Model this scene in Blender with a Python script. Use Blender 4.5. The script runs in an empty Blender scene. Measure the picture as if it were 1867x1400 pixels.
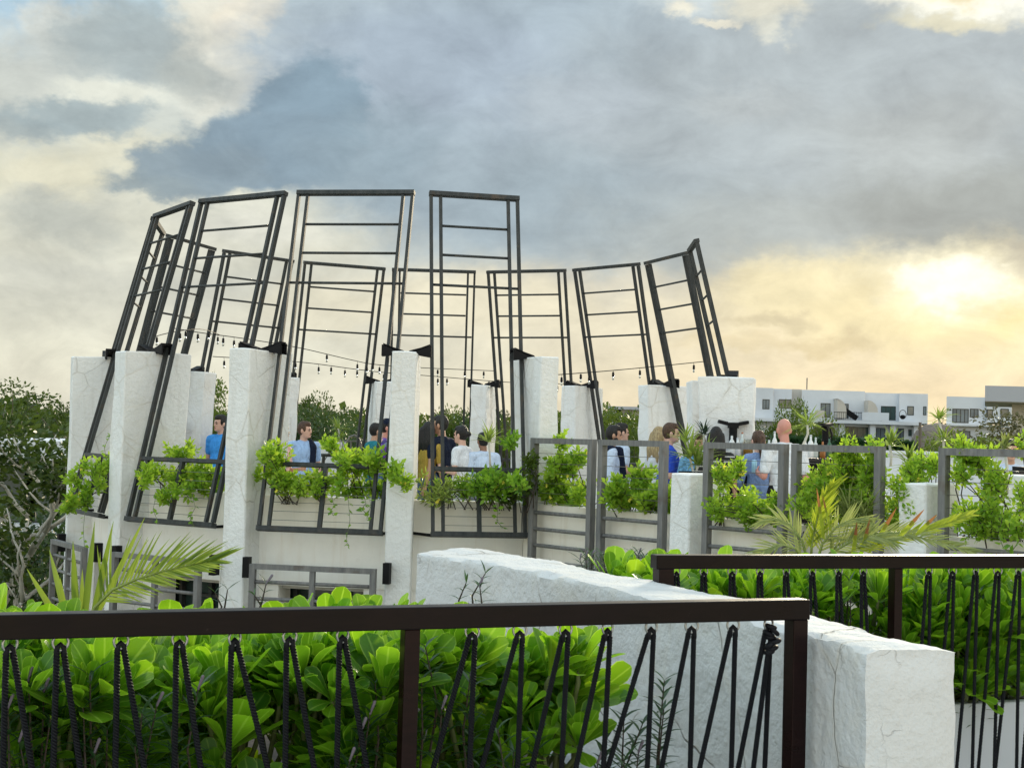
SKY_BACK_BOOST = 2.2
SUN_E = 3.0
import bpy, math, random
import numpy as np
from mathutils import Vector, Matrix, noise
sc = bpy.context.scene
COL = sc.collection
R = math.radians
F, YH, RO = 2600.0, 805.0, 0.028          # lens in photo pixels, horizon row, camera roll
PITCH = math.atan((YH - 700) / F)

def ray(x, y):
    u, v = x - 933.5, y - 700.0
    cr, sr = math.cos(RO), math.sin(RO)
    uu, vv = u * cr + v * sr, -u * sr + v * cr
    c, s = math.cos(PITCH), math.sin(PITCH)
    d = Vector((uu / F, 1.0, -vv / F))
    return Vector((d.x, d.y * c - d.z * s, d.y * s + d.z * c))
def at(x, y, Y):                            # point at distance Y seen at a photo pixel
    d = ray(x, y); return d * (Y / d.y)
def atz(x, y, z):
    d = ray(x, y); return d * (z / d.z)

class MB:
    def __init__(s): s.v = []; s.f = []; s.uv = None; s.tone = None
    def add(s, vs, fs):
        o = len(s.v); s.v.extend([tuple(p) for p in vs]); s.f.extend([tuple(i + o for i in f) for f in fs])
    def box(s, c, ax, ay, az):
        c, ax, ay, az = Vector(c), Vector(ax), Vector(ay), Vector(az)
        if ax.cross(ay).dot(az) < 0: ax = -ax
        vs = [c + i * ax + j * ay + k * az for k in (-1, 1) for j in (-1, 1) for i in (-1, 1)]
        s.add(vs, [(0, 2, 3, 1), (4, 5, 7, 6), (0, 1, 5, 4), (2, 6, 7, 3), (0, 4, 6, 2), (1, 3, 7, 5)])
    def abox(s, x0, x1, y0, y1, z0, z1):
        s.box(((x0 + x1) / 2, (y0 + y1) / 2, (z0 + z1) / 2), ((x1 - x0) / 2, 0, 0), (0, (y1 - y0) / 2, 0), (0, 0, (z1 - z0) / 2))
    def bar(s, p0, p1, w, d, nrm):           # w across, d along nrm
        p0, p1 = Vector(p0), Vector(p1); t = p1 - p0
        n = Vector(nrm); n = (n - t * (n.dot(t) / t.length_squared)).normalized(); x = t.normalized().cross(n)
        s.box((p0 + p1) / 2, x * w / 2, t / 2, n * d / 2)
    def tube(s, pts, rad, n=8, cap=True):
        pts = [Vector(p) for p in pts]
        if not hasattr(rad, '__len__'): rad = [rad] * len(pts)
        o = len(s.v); up = None
        for i, p in enumerate(pts):
            t = (pts[min(i + 1, len(pts) - 1)] - pts[max(i - 1, 0)]).normalized()
            if up is None: up = t.orthogonal().normalized()
            else:
                up = up - t * up.dot(t)
                up = up.normalized() if up.length > 1e-6 else t.orthogonal().normalized()
            b = t.cross(up)
            for k in range(n):
                a = 2 * math.pi * k / n
                s.v.append(tuple(p + rad[i] * (math.cos(a) * up + math.sin(a) * b)))
        for i in range(len(pts) - 1):
            for k in range(n):
                a, b2 = o + i * n + k, o + i * n + (k + 1) % n
                s.f.append((a, b2, b2 + n, a + n))
        if cap:
            s.f.append(tuple(o + k for k in range(n))[::-1]); e = o + (len(pts) - 1) * n
            s.f.append(tuple(e + k for k in range(n)))
    def ell(s, c, r, rot=None, nu=14, nv=9):
        c = Vector(c); M = rot or Matrix.Identity(3); o = len(s.v)
        if not hasattr(r, '__len__'): r = (r, r, r)
        def P(a, b): return c + M @ Vector((r[0] * math.sin(b) * math.cos(a), r[1] * math.sin(b) * math.sin(a), r[2] * math.cos(b)))
        vs = [P(0, 0)] + [P(2 * math.pi * i / nu, math.pi * j / nv) for j in range(1, nv) for i in range(nu)] + [P(0, math.pi)]
        fs = [(0, 1 + i, 1 + (i + 1) % nu) for i in range(nu)]
        for j in range(nv - 2):
            for i in range(nu):
                a, b = 1 + j * nu + i, 1 + j * nu + (i + 1) % nu
                fs.append((a, a + nu, b + nu, b))
        l = len(vs) - 1; q = 1 + (nv - 2) * nu
        fs += [(l, q + (i + 1) % nu, q + i) for i in range(nu)]
        s.add(vs, fs)
    def cap(s, p0, r0, p1, r1, n=10):        # tapered limb with round ends
        p0, p1 = Vector(p0), Vector(p1); t = (p1 - p0)
        L = t.length; t = t.normalized(); pts = []; rr = []
        for k in range(4):
            a = math.pi / 2 * (1 - k / 3); pts.append(p0 - t * r0 * math.sin(a)); rr.append(max(r0 * math.cos(a), r0 * .08))
        for k in range(4):
            a = math.pi / 2 * k / 3; pts.append(p1 + t * r1 * math.sin(a)); rr.append(max(r1 * math.cos(a), r1 * .08))
        s.tube(pts, rr, n)
    def lathe(s, c, prof, n=16):
        c = Vector(c); o = len(s.v)
        for r, z in prof:
            for k in range(n):
                a = 2 * math.pi * k / n; s.v.append((c.x + r * math.cos(a), c.y + r * math.sin(a), c.z + z))
        for i in range(len(prof) - 1):
            for k in range(n):
                a, b = o + i * n + k, o + i * n + (k + 1) % n
                s.f.append((a, b, b + n, a + n))
        s.f.append(tuple(o + k for k in range(n))[::-1]); e = o + (len(prof) - 1) * n
        s.f.append(tuple(e + k for k in range(n)))
    def prism(s, poly, z0, z1):
        n = len(poly)
        ar = sum(poly[i][0] * poly[(i + 1) % n][1] - poly[(i + 1) % n][0] * poly[i][1] for i in range(n))
        if ar < 0: poly = poly[::-1]
        vs = [(p[0], p[1], z0) for p in poly] + [(p[0], p[1], z1) for p in poly]
        s.add(vs, [tuple(range(n))[::-1], tuple(range(n, 2 * n))] + [(i, (i + 1) % n, n + (i + 1) % n, n + i) for i in range(n)])
    def sector(s, cx, cy, r0, r1, a0, a1, z0, z1, n=8):   # ring piece, radians
        poly = [(cx + r0 * math.cos(a0 + (a1 - a0) * i / n), cy + r0 * math.sin(a0 + (a1 - a0) * i / n)) for i in range(n + 1)]
        poly += [(cx + r1 * math.cos(a1 + (a0 - a1) * i / n), cy + r1 * math.sin(a1 + (a0 - a1) * i / n)) for i in range(n + 1)]
        for i in range(n):
            q = [poly[i], poly[i + 1], poly[2 * n + 1 - i - 1], poly[2 * n + 1 - i]]
            o = len(s.v)
            s.v += [(p[0], p[1], z0) for p in q] + [(p[0], p[1], z1) for p in q]
            fs = [(4, 5, 6, 7), (3, 2, 1, 0), (0, 1, 5, 4), (2, 3, 7, 6)]
            if i == 0: fs.append((3, 0, 4, 7))
            if i == n - 1: fs.append((1, 2, 6, 5))
            s.f += [tuple(k + o for k in f) for f in fs]
    def build(s, name, mat, parent=None, smooth=False):
        me = bpy.data.meshes.new(name); me.from_pydata(s.v, [], s.f); me.update()
        return link(me, name, mat, parent, smooth)

def link(me, name, mat, parent=None, smooth=False):
    o = bpy.data.objects.new(name, me); COL.objects.link(o)
    if mat: me.materials.append(mat)
    if smooth: me.polygons.foreach_set('use_smooth', [True] * len(me.polygons))
    if parent is not None:
        o.parent = parent
        o.matrix_parent_inverse = Matrix.Translation(-Vector(parent.location)) if parent.rotation_euler.z == 0 else parent.matrix_basis.inverted()
    return o
def tag(o, label=None, cat=None, group=None, kind=None):
    if label: o['label'] = label
    if cat: o['category'] = cat
    if group: o['group'] = group
    if kind or cat: o['kind'] = kind or 'thing'
    return o
def empty(name, loc, label, cat, group=None):
    o = bpy.data.objects.new(name, None); COL.objects.link(o); o.location = loc; o.empty_display_size = .2
    return tag(o, label, cat, group)
def bevel(o, w, seg=2):
    m = o.modifiers.new('bevel', 'BEVEL'); m.width = w; m.segments = seg; m.limit_method = 'ANGLE'; return o

# ---- leaves as numpy blades -------------------------------------------------
def npmesh(name, V, Fc, mat, parent=None, tone=None, uv=None, smooth=False):
    V = np.asarray(V, dtype=np.float32).reshape(-1, 3); Fc = np.asarray(Fc, dtype=np.int32)
    k = Fc.shape[1]
    me = bpy.data.meshes.new(name)
    me.vertices.add(len(V)); me.vertices.foreach_set('co', V.ravel())
    me.loops.add(Fc.size); me.loops.foreach_set('vertex_index', Fc.ravel())
    me.polygons.add(len(Fc)); me.polygons.foreach_set('loop_start', np.arange(0, Fc.size, k, dtype=np.int32))
    me.update(calc_edges=True)
    if tone is not None:
        a = me.attributes.new('tone', 'FLOAT', 'POINT'); a.data.foreach_set('value', np.asarray(tone, dtype=np.float32))
    if uv is not None:
        l = me.uv_layers.new(name='leaf'); l.data.foreach_set('uv', np.asarray(uv, dtype=np.float32)[Fc.ravel()].ravel())
    return link(me, name, mat, parent, smooth)
def unit(A): return A / np.maximum(np.linalg.norm(A, axis=1, keepdims=True), 1e-9)
def small_leaves(P, D, rng, L, W, fold=.25, var=.35, tone=None):
    n = len(P); D = unit(D); A = rng.normal(size=(n, 3)); S = unit(np.cross(D, A)); Nn = np.cross(S, D)
    ll = L * (1 + var * rng.uniform(-1, 1, (n, 1))); ww = W * (1 + var * rng.uniform(-1, 1, (n, 1))) / 2
    V = np.stack([P, P + D * ll * .5 + S * ww + Nn * ww * fold, P + D * ll, P + D * ll * .5 - S * ww + Nn * ww * fold], 1)
    i = np.arange(n)[:, None] * 4
    Fc = np.concatenate([i + np.array([[0, 1, 2]]), i + np.array([[0, 2, 3]])], 0)
    t = rng.uniform(0, 1, n) if tone is None else np.clip(tone + rng.normal(0, .15, n), 0, 1)
    return V.reshape(-1, 3), Fc, np.repeat(t, 4)
def broad_leaves(B, D, Nup, L, W, rng, curl=.25, cup=.25, shape=None, seg=6):
    # B base, D direction, Nup upper-side normal, one blade per row
    n = len(B); D = unit(D); S = unit(np.cross(D, Nup)); Nn = np.cross(S, D)
    prof = shape if shape is not None else np.array([.14, .3, .58, .86, 1.0, .86, .16])
    seg = len(prof) - 1; ts = np.linspace(0, 1, seg + 1) if seg == 6 else np.array([0, .15, .35, .55, .72, .85, .945, 1.0])
    L = np.asarray(L).reshape(n, 1); W = np.asarray(W).reshape(n, 1); curl = np.broadcast_to(np.asarray(curl), (n,)).reshape(n, 1)
    rows = []; uvs = []
    for t, p in zip(ts, prof):
        c = B + D * L * (t - .12 * curl * t * t) - Nn * L * curl * t * t
        for k, sx in enumerate((-1, 0, 1)):
            rows.append(c + S * (W / 2 * p * sx) + Nn * (W * cup * p * abs(sx) * .5)); uvs.append((.5 + .5 * sx, t))
    V = np.stack(rows, 1)
    m = 3 * (seg + 1); fs = []
    for r in range(seg):
        for k in (0, 1): a = r * 3 + k; fs.append((a, a + 1, a + 4, a + 3))
    Fc = (np.arange(n)[:, None, None] * m + np.array(fs)[None]).reshape(-1, 4)
    return V.reshape(-1, 3), Fc, np.repeat(rng.uniform(0, 1, n), m), np.tile(np.array(uvs), (n, 1))
def merge(parts):
    V = []; Fc = []; T = []; U = []; o = 0
    for p in parts:
        V.append(p[0]); Fc.append(p[1] + o); T.append(p[2]); o += len(p[0])
        if len(p) > 3: U.append(p[3])
    return np.concatenate(V), np.concatenate(Fc), np.concatenate(T), (np.concatenate(U) if U else None)
# ---- materials --------------------------------------------------------------
def s2l(c): return tuple(((x / 255) / 12.92 if x / 255 <= .04045 else (((x / 255) + .055) / 1.055) ** 2.4) for x in c)
class NT:
    def __init__(s, tree): s.t = tree; s.n = tree.nodes; s.l = tree.links
    def new(s, ty, **kw):
        n = s.n.new(ty)
        for k, v in kw.items(): setattr(n, k, v)
        return n
    def put(s, sock, val):
        if hasattr(val, 'is_output') or isinstance(val, bpy.types.NodeSocket): s.l.new(val, sock)
        elif val is not None:
            if hasattr(sock.default_value, '__len__') and hasattr(val, '__len__') and len(sock.default_value) == 4 and len(val) == 3: val = (*val, 1)
            sock.default_value = val
    def math(s, op, a, b=None, c=None, clamp=False):
        n = s.new('ShaderNodeMath', operation=op, use_clamp=clamp)
        for i, x in enumerate((a, b, c)):
            if x is not None: s.put(n.inputs[i], x)
        return n.outputs[0]
    def vmath(s, op, a, b=None):
        n = s.new('ShaderNodeVectorMath', operation=op); s.put(n.inputs[0], a)
        if b is not None: s.put(n.inputs[1], b)
        return n.outputs['Value'] if op in ('LENGTH', 'DOT_PRODUCT', 'DISTANCE') else n.outputs[0]
    def mix(s, fac, a, b, mode='MIX'):
        n = s.new('ShaderNodeMix', data_type='RGBA', blend_type=mode)
        s.put(n.inputs[0], fac); s.put(n.inputs[6], a); s.put(n.inputs[7], b); return n.outputs[2]
    def noise(s, vec, scale, detail=4, rough=.55, dist=0, out='Fac'):
        n = s.new('ShaderNodeTexNoise'); s.put(n.inputs['Vector'], vec); s.put(n.inputs['Scale'], scale)
        n.inputs['Detail'].default_value = detail; n.inputs['Roughness'].default_value = rough; n.inputs['Distortion'].default_value = dist
        return n.outputs[out]
    def rng(s, v, a, b, c=0., d=1., smooth=False):
        n = s.new('ShaderNodeMapRange', interpolation_type='SMOOTHSTEP' if smooth else 'LINEAR')
        for i, x in enumerate((v, a, b, c, d)): s.put(n.inputs[i], x)
        return n.outputs[0]
    def ramp(s, v, stops):
        n = s.new('ShaderNodeValToRGB'); s.put(n.inputs[0], v); cr = n.color_ramp
        while len(cr.elements) < len(stops): cr.elements.new(.5)
        for e, (p, c) in zip(cr.elements, stops): e.position = p; e.color = (*c, 1)
        return n.outputs[0]
    def sep(s, v):
        n = s.new('ShaderNodeSeparateXYZ'); s.put(n.inputs[0], v); return n.outputs
    def comb(s, x, y, z=0.):
        n = s.new('ShaderNodeCombineXYZ')
        for i, q in enumerate((x, y, z)): s.put(n.inputs[i], q)
        return n.outputs[0]
    def bump(s, h, strength, dist=.01):
        n = s.new('ShaderNodeBump'); n.inputs['Strength'].default_value = strength; n.inputs['Distance'].default_value = dist
        s.put(n.inputs['Height'], h); return n.outputs[0]
def mat(name):
    m = bpy.data.materials.new(name); m.use_nodes = True; nt = NT(m.node_tree)
    p = m.node_tree.nodes['Principled BSDF']; return m, nt, p
def coords(nt, kind='Object'): return nt.new('ShaderNodeTexCoord').outputs[kind]
def worldpos(nt): return nt.new('ShaderNodeNewGeometry').outputs['Position']
def plain(name, col, rough=.6, metal=0., var=.12, scale=6., bump=0., spec=.5):
    m, nt, p = mat(name); w = worldpos(nt)
    n = nt.noise(w, scale, 5, .6)
    c = nt.mix(nt.rng(n, .3, .7), tuple(x * (1 - var) for x in col), tuple(min(1, x * (1 + var)) for x in col))
    nt.put(p.inputs['Base Color'], c); p.inputs['Roughness'].default_value = rough; p.inputs['Metallic'].default_value = metal
    p.inputs['Specular IOR Level'].default_value = spec
    if bump: nt.put(p.inputs['Normal'], nt.bump(nt.noise(w, scale * 8, 4), bump, .01))
    return m
def leafmat(name, lo, hi, trans=.45, tcol=None, gloss=.35, midrib=None, edge=None, rough=.4):
    m, nt, p = mat(name)
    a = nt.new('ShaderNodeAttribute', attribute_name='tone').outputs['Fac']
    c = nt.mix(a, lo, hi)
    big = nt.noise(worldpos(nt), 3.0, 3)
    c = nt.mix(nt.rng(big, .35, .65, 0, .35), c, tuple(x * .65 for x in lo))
    if midrib:
        c = nt.mix(nt.rng(a, .96, 1., 0, .3), c, (.48, .46, .04)); c = nt.mix(nt.rng(nt.noise(worldpos(nt), 38., 3), .70, .76, 0, .5), c, (.16, .11, .03))
        uv = nt.sep(nt.new('ShaderNodeUVMap').outputs[0])
        d = nt.math('ABSOLUTE', nt.math('SUBTRACT', uv[0], .5))
        c = nt.mix(nt.rng(d, .02, .06, .5, 0), c, midrib)
        if edge: c = nt.mix(nt.rng(d, .44, .5, 0, .8), c, edge)
        vein = nt.math('SINE', nt.math('MULTIPLY', nt.math('SUBTRACT', uv[1], nt.math('MULTIPLY', d, .5)), 60.))
        nt.put(p.inputs['Normal'], nt.bump(vein, .12, .002))
    nt.put(p.inputs['Base Color'], c); p.inputs['Roughness'].default_value = rough; p.inputs['Specular IOR Level'].default_value = gloss
    tr = nt.new('ShaderNodeBsdfTranslucent')
    nt.put(tr.inputs[0], nt.mix(.5, nt.mix(1., c, (2.2, 2.2, 1.2), 'MULTIPLY'), tcol or tuple(x * 2 for x in hi)))
    ms = nt.new('ShaderNodeMixShader'); ms.inputs[0].default_value = trans
    nt.l.new(p.outputs[0], ms.inputs[1]); nt.l.new(tr.outputs[0], ms.inputs[2])
    nt.l.new(ms.outputs[0], nt.n['Material Output'].inputs[0]); return m
def stone(name, base=(.78, .79, .78), warm=(.62, .56, .45), scale=1.6, crack=.9, bump=.35, fine=30., stain=.5, width=.012, warp=.10, dark=(.30, .29, .27), streak=.30, cracks2=False):
    m, nt, p = mat(name); w = worldpos(nt)
    wv = nt.vmath('ADD', w, nt.vmath('MULTIPLY', nt.vmath('SUBTRACT', nt.noise(w, 1.8, 3, out='Color'), (.5, .5, .5)), (warp, warp, warp)))
    v = nt.new('ShaderNodeTexVoronoi', feature='DISTANCE_TO_EDGE'); nt.put(v.inputs['Vector'], wv); v.inputs['Scale'].default_value = scale
    vc = nt.new('ShaderNodeTexVoronoi', feature='F1'); nt.put(vc.inputs['Vector'], wv); vc.inputs['Scale'].default_value = scale
    d = v.outputs['Distance']
    gate = nt.rng(nt.noise(w, 2.3, 3), .46, .60)
    line = nt.math('MULTIPLY', nt.rng(d, 0, width, 1, 0), nt.math('MULTIPLY', gate, crack))
    joint = nt.math('MULTIPLY', nt.rng(d, 0, width * 5, 1, 0, True), nt.rng(nt.noise(w, 1.3, 3), .35, .7))
    cell = nt.sep(vc.outputs['Color'])[0]
    c = nt.mix(nt.math('MULTIPLY', cell, .35), base, tuple(x * y for x, y in zip(base, (.86, .87, .88))))
    c = nt.mix(nt.math('MULTIPLY', joint, .35), c, warm)
    st = nt.rng(nt.noise(w, 1.1, 5, .65), .56, .78, 0, stain)
    c = nt.mix(st, c, warm)
    sm = nt.rng(nt.noise(w, 9, 6, .7), .58, .8, 0, .35)
    c = nt.mix(sm, c, (.45, .46, .46))
    sk = nt.noise(nt.vmath('MULTIPLY', w, (7., 7., .7)), 1.6, 5, .6); c = nt.mix(nt.rng(sk, .56, .74, 0, streak), c, (.50, .47, .40))
    c = nt.mix(line, c, dark)
    if cracks2:
        w2 = nt.vmath('ADD', w, nt.vmath('MULTIPLY', nt.vmath('SUBTRACT', nt.noise(w, 4.5, 5, .6, out='Color'), (.5, .5, .5)), (.30, .30, .30)))
        v2 = nt.new('ShaderNodeTexVoronoi', feature='DISTANCE_TO_EDGE'); nt.put(v2.inputs['Vector'], w2); v2.inputs['Scale'].default_value = 3.4
        l2 = nt.math('MULTIPLY', nt.rng(v2.outputs['Distance'], 0, .008, 1, 0), nt.rng(nt.noise(w, 3.1, 3), .55, .66, 0, .5)); c = nt.mix(l2, c, (.36, .35, .33)); line = nt.math('MAXIMUM', line, l2)
    nt.put(p.inputs['Base Color'], c); p.inputs['Roughness'].default_value = .8; p.inputs['Specular IOR Level'].default_value = .25
    h = nt.math('ADD', nt.math('MULTIPLY', nt.noise(w, fine, 6, .65), .6), nt.math('MULTIPLY', nt.noise(w, fine * .2, 5, .6), .9))
    h = nt.math('ADD', h, nt.math('MULTIPLY', nt.noise(w, fine * .5, 3, .5), .5))
    h = nt.math('SUBTRACT', h, nt.math('MULTIPLY', line, .8))
    h = nt.math('ADD', h, nt.math('MULTIPLY', cell, .3))
    nt.put(p.inputs['Normal'], nt.bump(h, bump, .02)); return m
def steel(name, lo, hi, rough=.5):
    m, nt, p = mat(name); w = worldpos(nt)
    s = nt.vmath('MULTIPLY', w, (9., 9., 1.3))
    n = nt.noise(s, 3., 6, .65); c = nt.mix(nt.rng(n, .3, .7), lo, hi)
    r = nt.rng(nt.noise(w, 5., 5, .6), .58, .72, 0, .6); c = nt.mix(r, c, (.10, .07, .045))
    nt.put(p.inputs['Base Color'], c); p.inputs['Roughness'].default_value = .62; p.inputs['Specular IOR Level'].default_value = .3
    nt.put(p.inputs['Normal'], nt.bump(nt.noise(w, 60, 4), .15, .003)); return m
M = {}
M['stone'] = stone('white_stone', base=(.80, .80, .785), scale=2.3, crack=.42, stain=.5, width=.009, bump=.6)
M['wallstone'] = stone('rough_white_stone', base=(.60, .605, .60), scale=1.7, crack=.8, bump=.75, fine=30., stain=.6, width=.007, warp=.16, cracks2=True, dark=(.14, .13, .12))
M['render'] = plain('cream_render', (.80, .75, .66), .85, 0, .1, 2.2, .15)
M['whiterender'] = plain('white_render', (.82, .79, .73), .85, 0, .07, 2., .12)
def wallmat(name, col, st):
    m, nt, p = mat(name); w = worldpos(nt); n = nt.noise(w, 2.2, 5, .6)
    c = nt.mix(nt.rng(n, .3, .7), tuple(x * .93 for x in col), tuple(min(1, x * 1.05) for x in col))
    sk = nt.noise(nt.vmath('MULTIPLY', w, (6., 6., .6)), 1.7, 6, .62); c = nt.mix(nt.rng(sk, .52, .74, 0, .45), c, st)
    c = nt.mix(nt.rng(nt.noise(w, 5., 6, .7), .60, .80, 0, .35), c, tuple(x * .8 for x in st))
    nt.put(p.inputs['Base Color'], c); p.inputs['Roughness'].default_value = .88; p.inputs['Specular IOR Level'].default_value = .2
    nt.put(p.inputs['Normal'], nt.bump(nt.noise(w, 24., 5), .2, .01)); return m
M['render'] = wallmat('cream_render', (.84, .79, .70), (.66, .57, .44)); M['whiterender'] = wallmat('white_render', (.86, .83, .77), (.70, .61, .50))
M['bwhite'] = plain('white_house_paint', (.60, .625, .66), .85, 0, .09, .22)
M['bbeige'] = plain('beige_house_paint', (.52, .48, .42), .85, 0, .06, .3)
M['bgrey'] = plain('grey_house_paint', (.40, .41, .44), .85, 0, .05, .3)
M['steel'] = steel('weathered_steel', (.018, .023, .023), (.055, .057, .057))
M['steel2'] = steel('grey_weathered_steel', (.11, .113, .115), (.23, .22, .21))
M['black'] = plain('black_paint', (.004, .004, .005), .6, 0, .2, 6, 0, .2)
M['blacksheen'] = plain('black_metal', (.012, .012, .014), .35, .3, .2)
M['wire'] = plain('steel_wire', (.16, .15, .14), .45, .6)
def woodpaint(name, col):
    m, nt, p = mat(name); w = worldpos(nt)
    n = nt.noise(nt.vmath('MULTIPLY', w, (2., 2., 14.)), 6., 6, .7)
    c = nt.mix(nt.rng(n, .35, .7), tuple(x * .75 for x in col), tuple(x * 1.35 for x in col))
    sc2 = nt.rng(nt.noise(w, 22., 7, .72), .66, .74, 0, .7); c = nt.mix(sc2, c, (.045, .036, .032)); c = nt.mix(nt.rng(nt.noise(w, 3.2, 5, .6), .52, .72, 0, .6), c, tuple(x * 2.2 for x in col))
    nt.put(p.inputs['Base Color'], c); nt.put(p.inputs['Roughness'], nt.rng(nt.noise(w, 7, 5), .3, .7, .25, .42))
    p.inputs['Specular IOR Level'].default_value = .14
    nt.put(p.inputs['Normal'], nt.bump(n, .06, .003)); return m
M['rail'] = woodpaint('dark_brown_paint', (.0042, .0020, .0024))
M['railpost'] = woodpaint('red_brown_paint', (.0080, .0026, .0026))
M['rope'] = plain('black_rope', (.0035, .004, .0065), .6, 0, .35, 40, .3, .22)
M['chrome'] = plain('galvanised_ring', (.32, .33, .33), .3, .9, .1)
M['naupaka'] = leafmat('naupaka_leaf', (.030, .125, .010), (.175, .385, .020), .50, (.44, .70, .02), .3, (.34, .52, .10), (.42, .60, .10), .28)
M['stem'] = plain('green_stem', (.10, .12, .04), .7)
M['bark'] = plain('pale_bark', (.55, .53, .48), .85, 0, .35, 3., .4)
M['twig'] = plain('dark_twig', (.05, .035, .025), .8)
M['barkd'] = plain('brown_bark', (.10, .08, .06), .9, 0, .3, 4., .3)
M['ruellia'] = leafmat('narrow_leaf', (.018, .055, .022), (.05, .11, .035), .25, (.10, .18, .04), .5, rough=.35)
M['bush'] = leafmat('bush_leaf', (.10, .25, .022), (.36, .52, .06), .48, (.55, .68, .06), .25)
M['vine'] = leafmat('vine_leaf', (.06, .19, .022), (.26, .44, .045), .46, (.42, .58, .05), .25)
M['spiky'] = leafmat('dracaena_leaf', (.10, .18, .035), (.34, .42, .10), .40, (.42, .50, .08), .4)
M['darkspiky'] = leafmat('yucca_leaf', (.012, .03, .02), (.03, .06, .03), .25, (.06, .1, .04), .4)
M['palm'] = leafmat('palm_leaf', (.09, .16, .024), (.23, .31, .055), .36, (.34, .42, .06), .3)
M['palmyellow'] = leafmat('yellow_palm_leaf', (.16, .24, .022), (.38, .44, .045), .44, (.52, .56, .05), .3)
M['palmgrey'] = leafmat('dusty_palm_leaf', (.14, .19, .06), (.32, .36, .14), .40, (.40, .42, .12), .4)
M['palmdry'] = leafmat('dry_palm_leaf', (.20, .075, .028), (.36, .16, .06), .3, (.45, .18, .06), .25)
M['tree'] = leafmat('tree_leaf', (.018, .040, .010), (.070, .105, .022), .28, (.13, .19, .03), .15)
M['tree2'] = leafmat('bright_tree_leaf', (.030, .065, .012), (.10, .15, .025), .30, (.19, .25, .03), .15)
M['tree3'] = leafmat('dry_tree_leaf', (.045, .048, .025), (.11, .11, .05), .28, (.16, .16, .06), .3)
M['tree4'] = leafmat('blue_tree_leaf', (.016, .040, .020), (.05, .085, .03), .28, (.10, .17, .04), .3)
M['hedge'] = leafmat('hedge_leaf', (.010, .035, .014), (.03, .075, .025), .2, (.05, .1, .03), .3)
M['yellow'] = leafmat('yellow_petal', (.72, .62, .08), (.85, .78, .2), .4, (.9, .75, .1), .3)
M['whitepetal'] = leafmat('white_petal', (.7, .68, .5), (.8, .78, .6), .4, (.8, .8, .6), .3)
M['soil'] = plain('dark_soil', (.03, .022, .016), .95, 0, .4, 12, .6)
M['terracotta'] = plain('terracotta', (.42, .17, .09), .8)
M['deck'] = plain('pale_deck', (.55, .53, .49), .8, 0, .08, 1.5)
M['grass'] = plain('ground_grass', (.05, .065, .025), .95, 0, .4, .25)
M['thatch'] = plain('thatch', (.17, .14, .12), .95, 0, .3, 6., .6)
M['winddark'] = plain('dark_opening', (.02, .028, .026), .25, 0, .3)
def glassmat(name, col, rough=.06):
    m, nt, p = mat(name); n = nt.noise(worldpos(nt), .6, 3)
    nt.put(p.inputs['Base Color'], nt.mix(nt.rng(n, .3, .7), tuple(x * .7 for x in col), tuple(x * 1.3 for x in col)))
    p.inputs['Roughness'].default_value = rough; p.inputs['Specular IOR Level'].default_value = .35; return m
M['glass'] = glassmat('window_glass', (.035, .06, .055)); M['paneb'] = glassmat('curtained_glass', (.20, .19, .16), .2)
M['paneg'] = glassmat('grey_glass', (.12, .15, .17), .1)
m_, nt_, p_ = mat('clear_glass'); p_.inputs['Transmission Weight'].default_value = 1.; p_.inputs['Roughness'].default_value = .03; p_.inputs['Base Color'].default_value = (.50, .52, .46, 1)
M['clear'] = m_
def cloth(name, col, v=.1):
    m, nt, p = mat(name); w = worldpos(nt); f = nt.noise(nt.vmath('MULTIPLY', w, (1.6, 1.6, .8)), 9., 4, .6, .6); n = nt.noise(w, 30., 4)
    nt.put(p.inputs['Base Color'], nt.mix(nt.rng(n, .3, .7), tuple(x * (1 - v) for x in col), tuple(min(1, x * (1 + v)) for x in col)))
    p.inputs['Roughness'].default_value = .85; p.inputs['Specular IOR Level'].default_value = .2; nt.put(p.inputs['Normal'], nt.bump(f, .9, .06)); return m
# ---- camera -----------------------------------------------------------------
cam = bpy.data.cameras.new('camera'); cam.sensor_width = 36; cam.sensor_fit = 'HORIZONTAL'; cam.lens = F / 1867 * 36
cam.clip_end = 5000; cam.clip_start = .05
co = bpy.data.objects.new('camera', cam); COL.objects.link(co); sc.camera = co
co.matrix_world = Matrix.Rotation(math.pi / 2 + PITCH, 4, 'X') @ Matrix.Rotation(RO, 4, 'Z')
sc.view_settings.view_transform = 'Standard'; sc.view_settings.look = 'None'; sc.view_settings.exposure = .12; sc.view_settings.gamma = 1
# ---- sky --------------------------------------------------------------------
SUN_AZ, SUN_EL = math.atan((1740 - 933.5) / F), R(13)
w = bpy.data.worlds.new('World'); sc.world = w; w.use_nodes = True
nt = NT(w.node_tree); bg = nt.n['Background']
dirv = nt.new('ShaderNodeTexCoord').outputs['Generated']
X, Y_, Z = nt.sep(dirv)
az = nt.math('ARCTAN2', X, Y_); el = nt.math('ARCSINE', Z)
U = nt.math('MULTIPLY', az, 2.6); V = nt.math('MULTIPLY', el, 2.6)
P0 = nt.comb(U, V)
Pn = nt.comb(nt.math('MULTIPLY', U, 1.0), nt.math('MULTIPLY', V, 1.5))
def offs(scale, amt, det, rough=.55):
    n = nt.noise(Pn, scale, det, rough, out='Color')
    sb = nt.vmath('SUBTRACT', n, (.5, .5, .5)); mm = nt.new('ShaderNodeVectorMath', operation='MULTIPLY'); nt.put(mm.inputs[0], sb); mm.inputs[1].default_value = (amt, amt * .6, 0); return mm.outputs[0]
o1, o2, o3 = offs(2.6, .26, 3), offs(8., .15, 4, .6), offs(22., .075, 6, .65)
Pw = nt.vmath('ADD', nt.vmath('ADD', P0, o1), nt.vmath('ADD', o2, o3))      # loose edges
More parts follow.
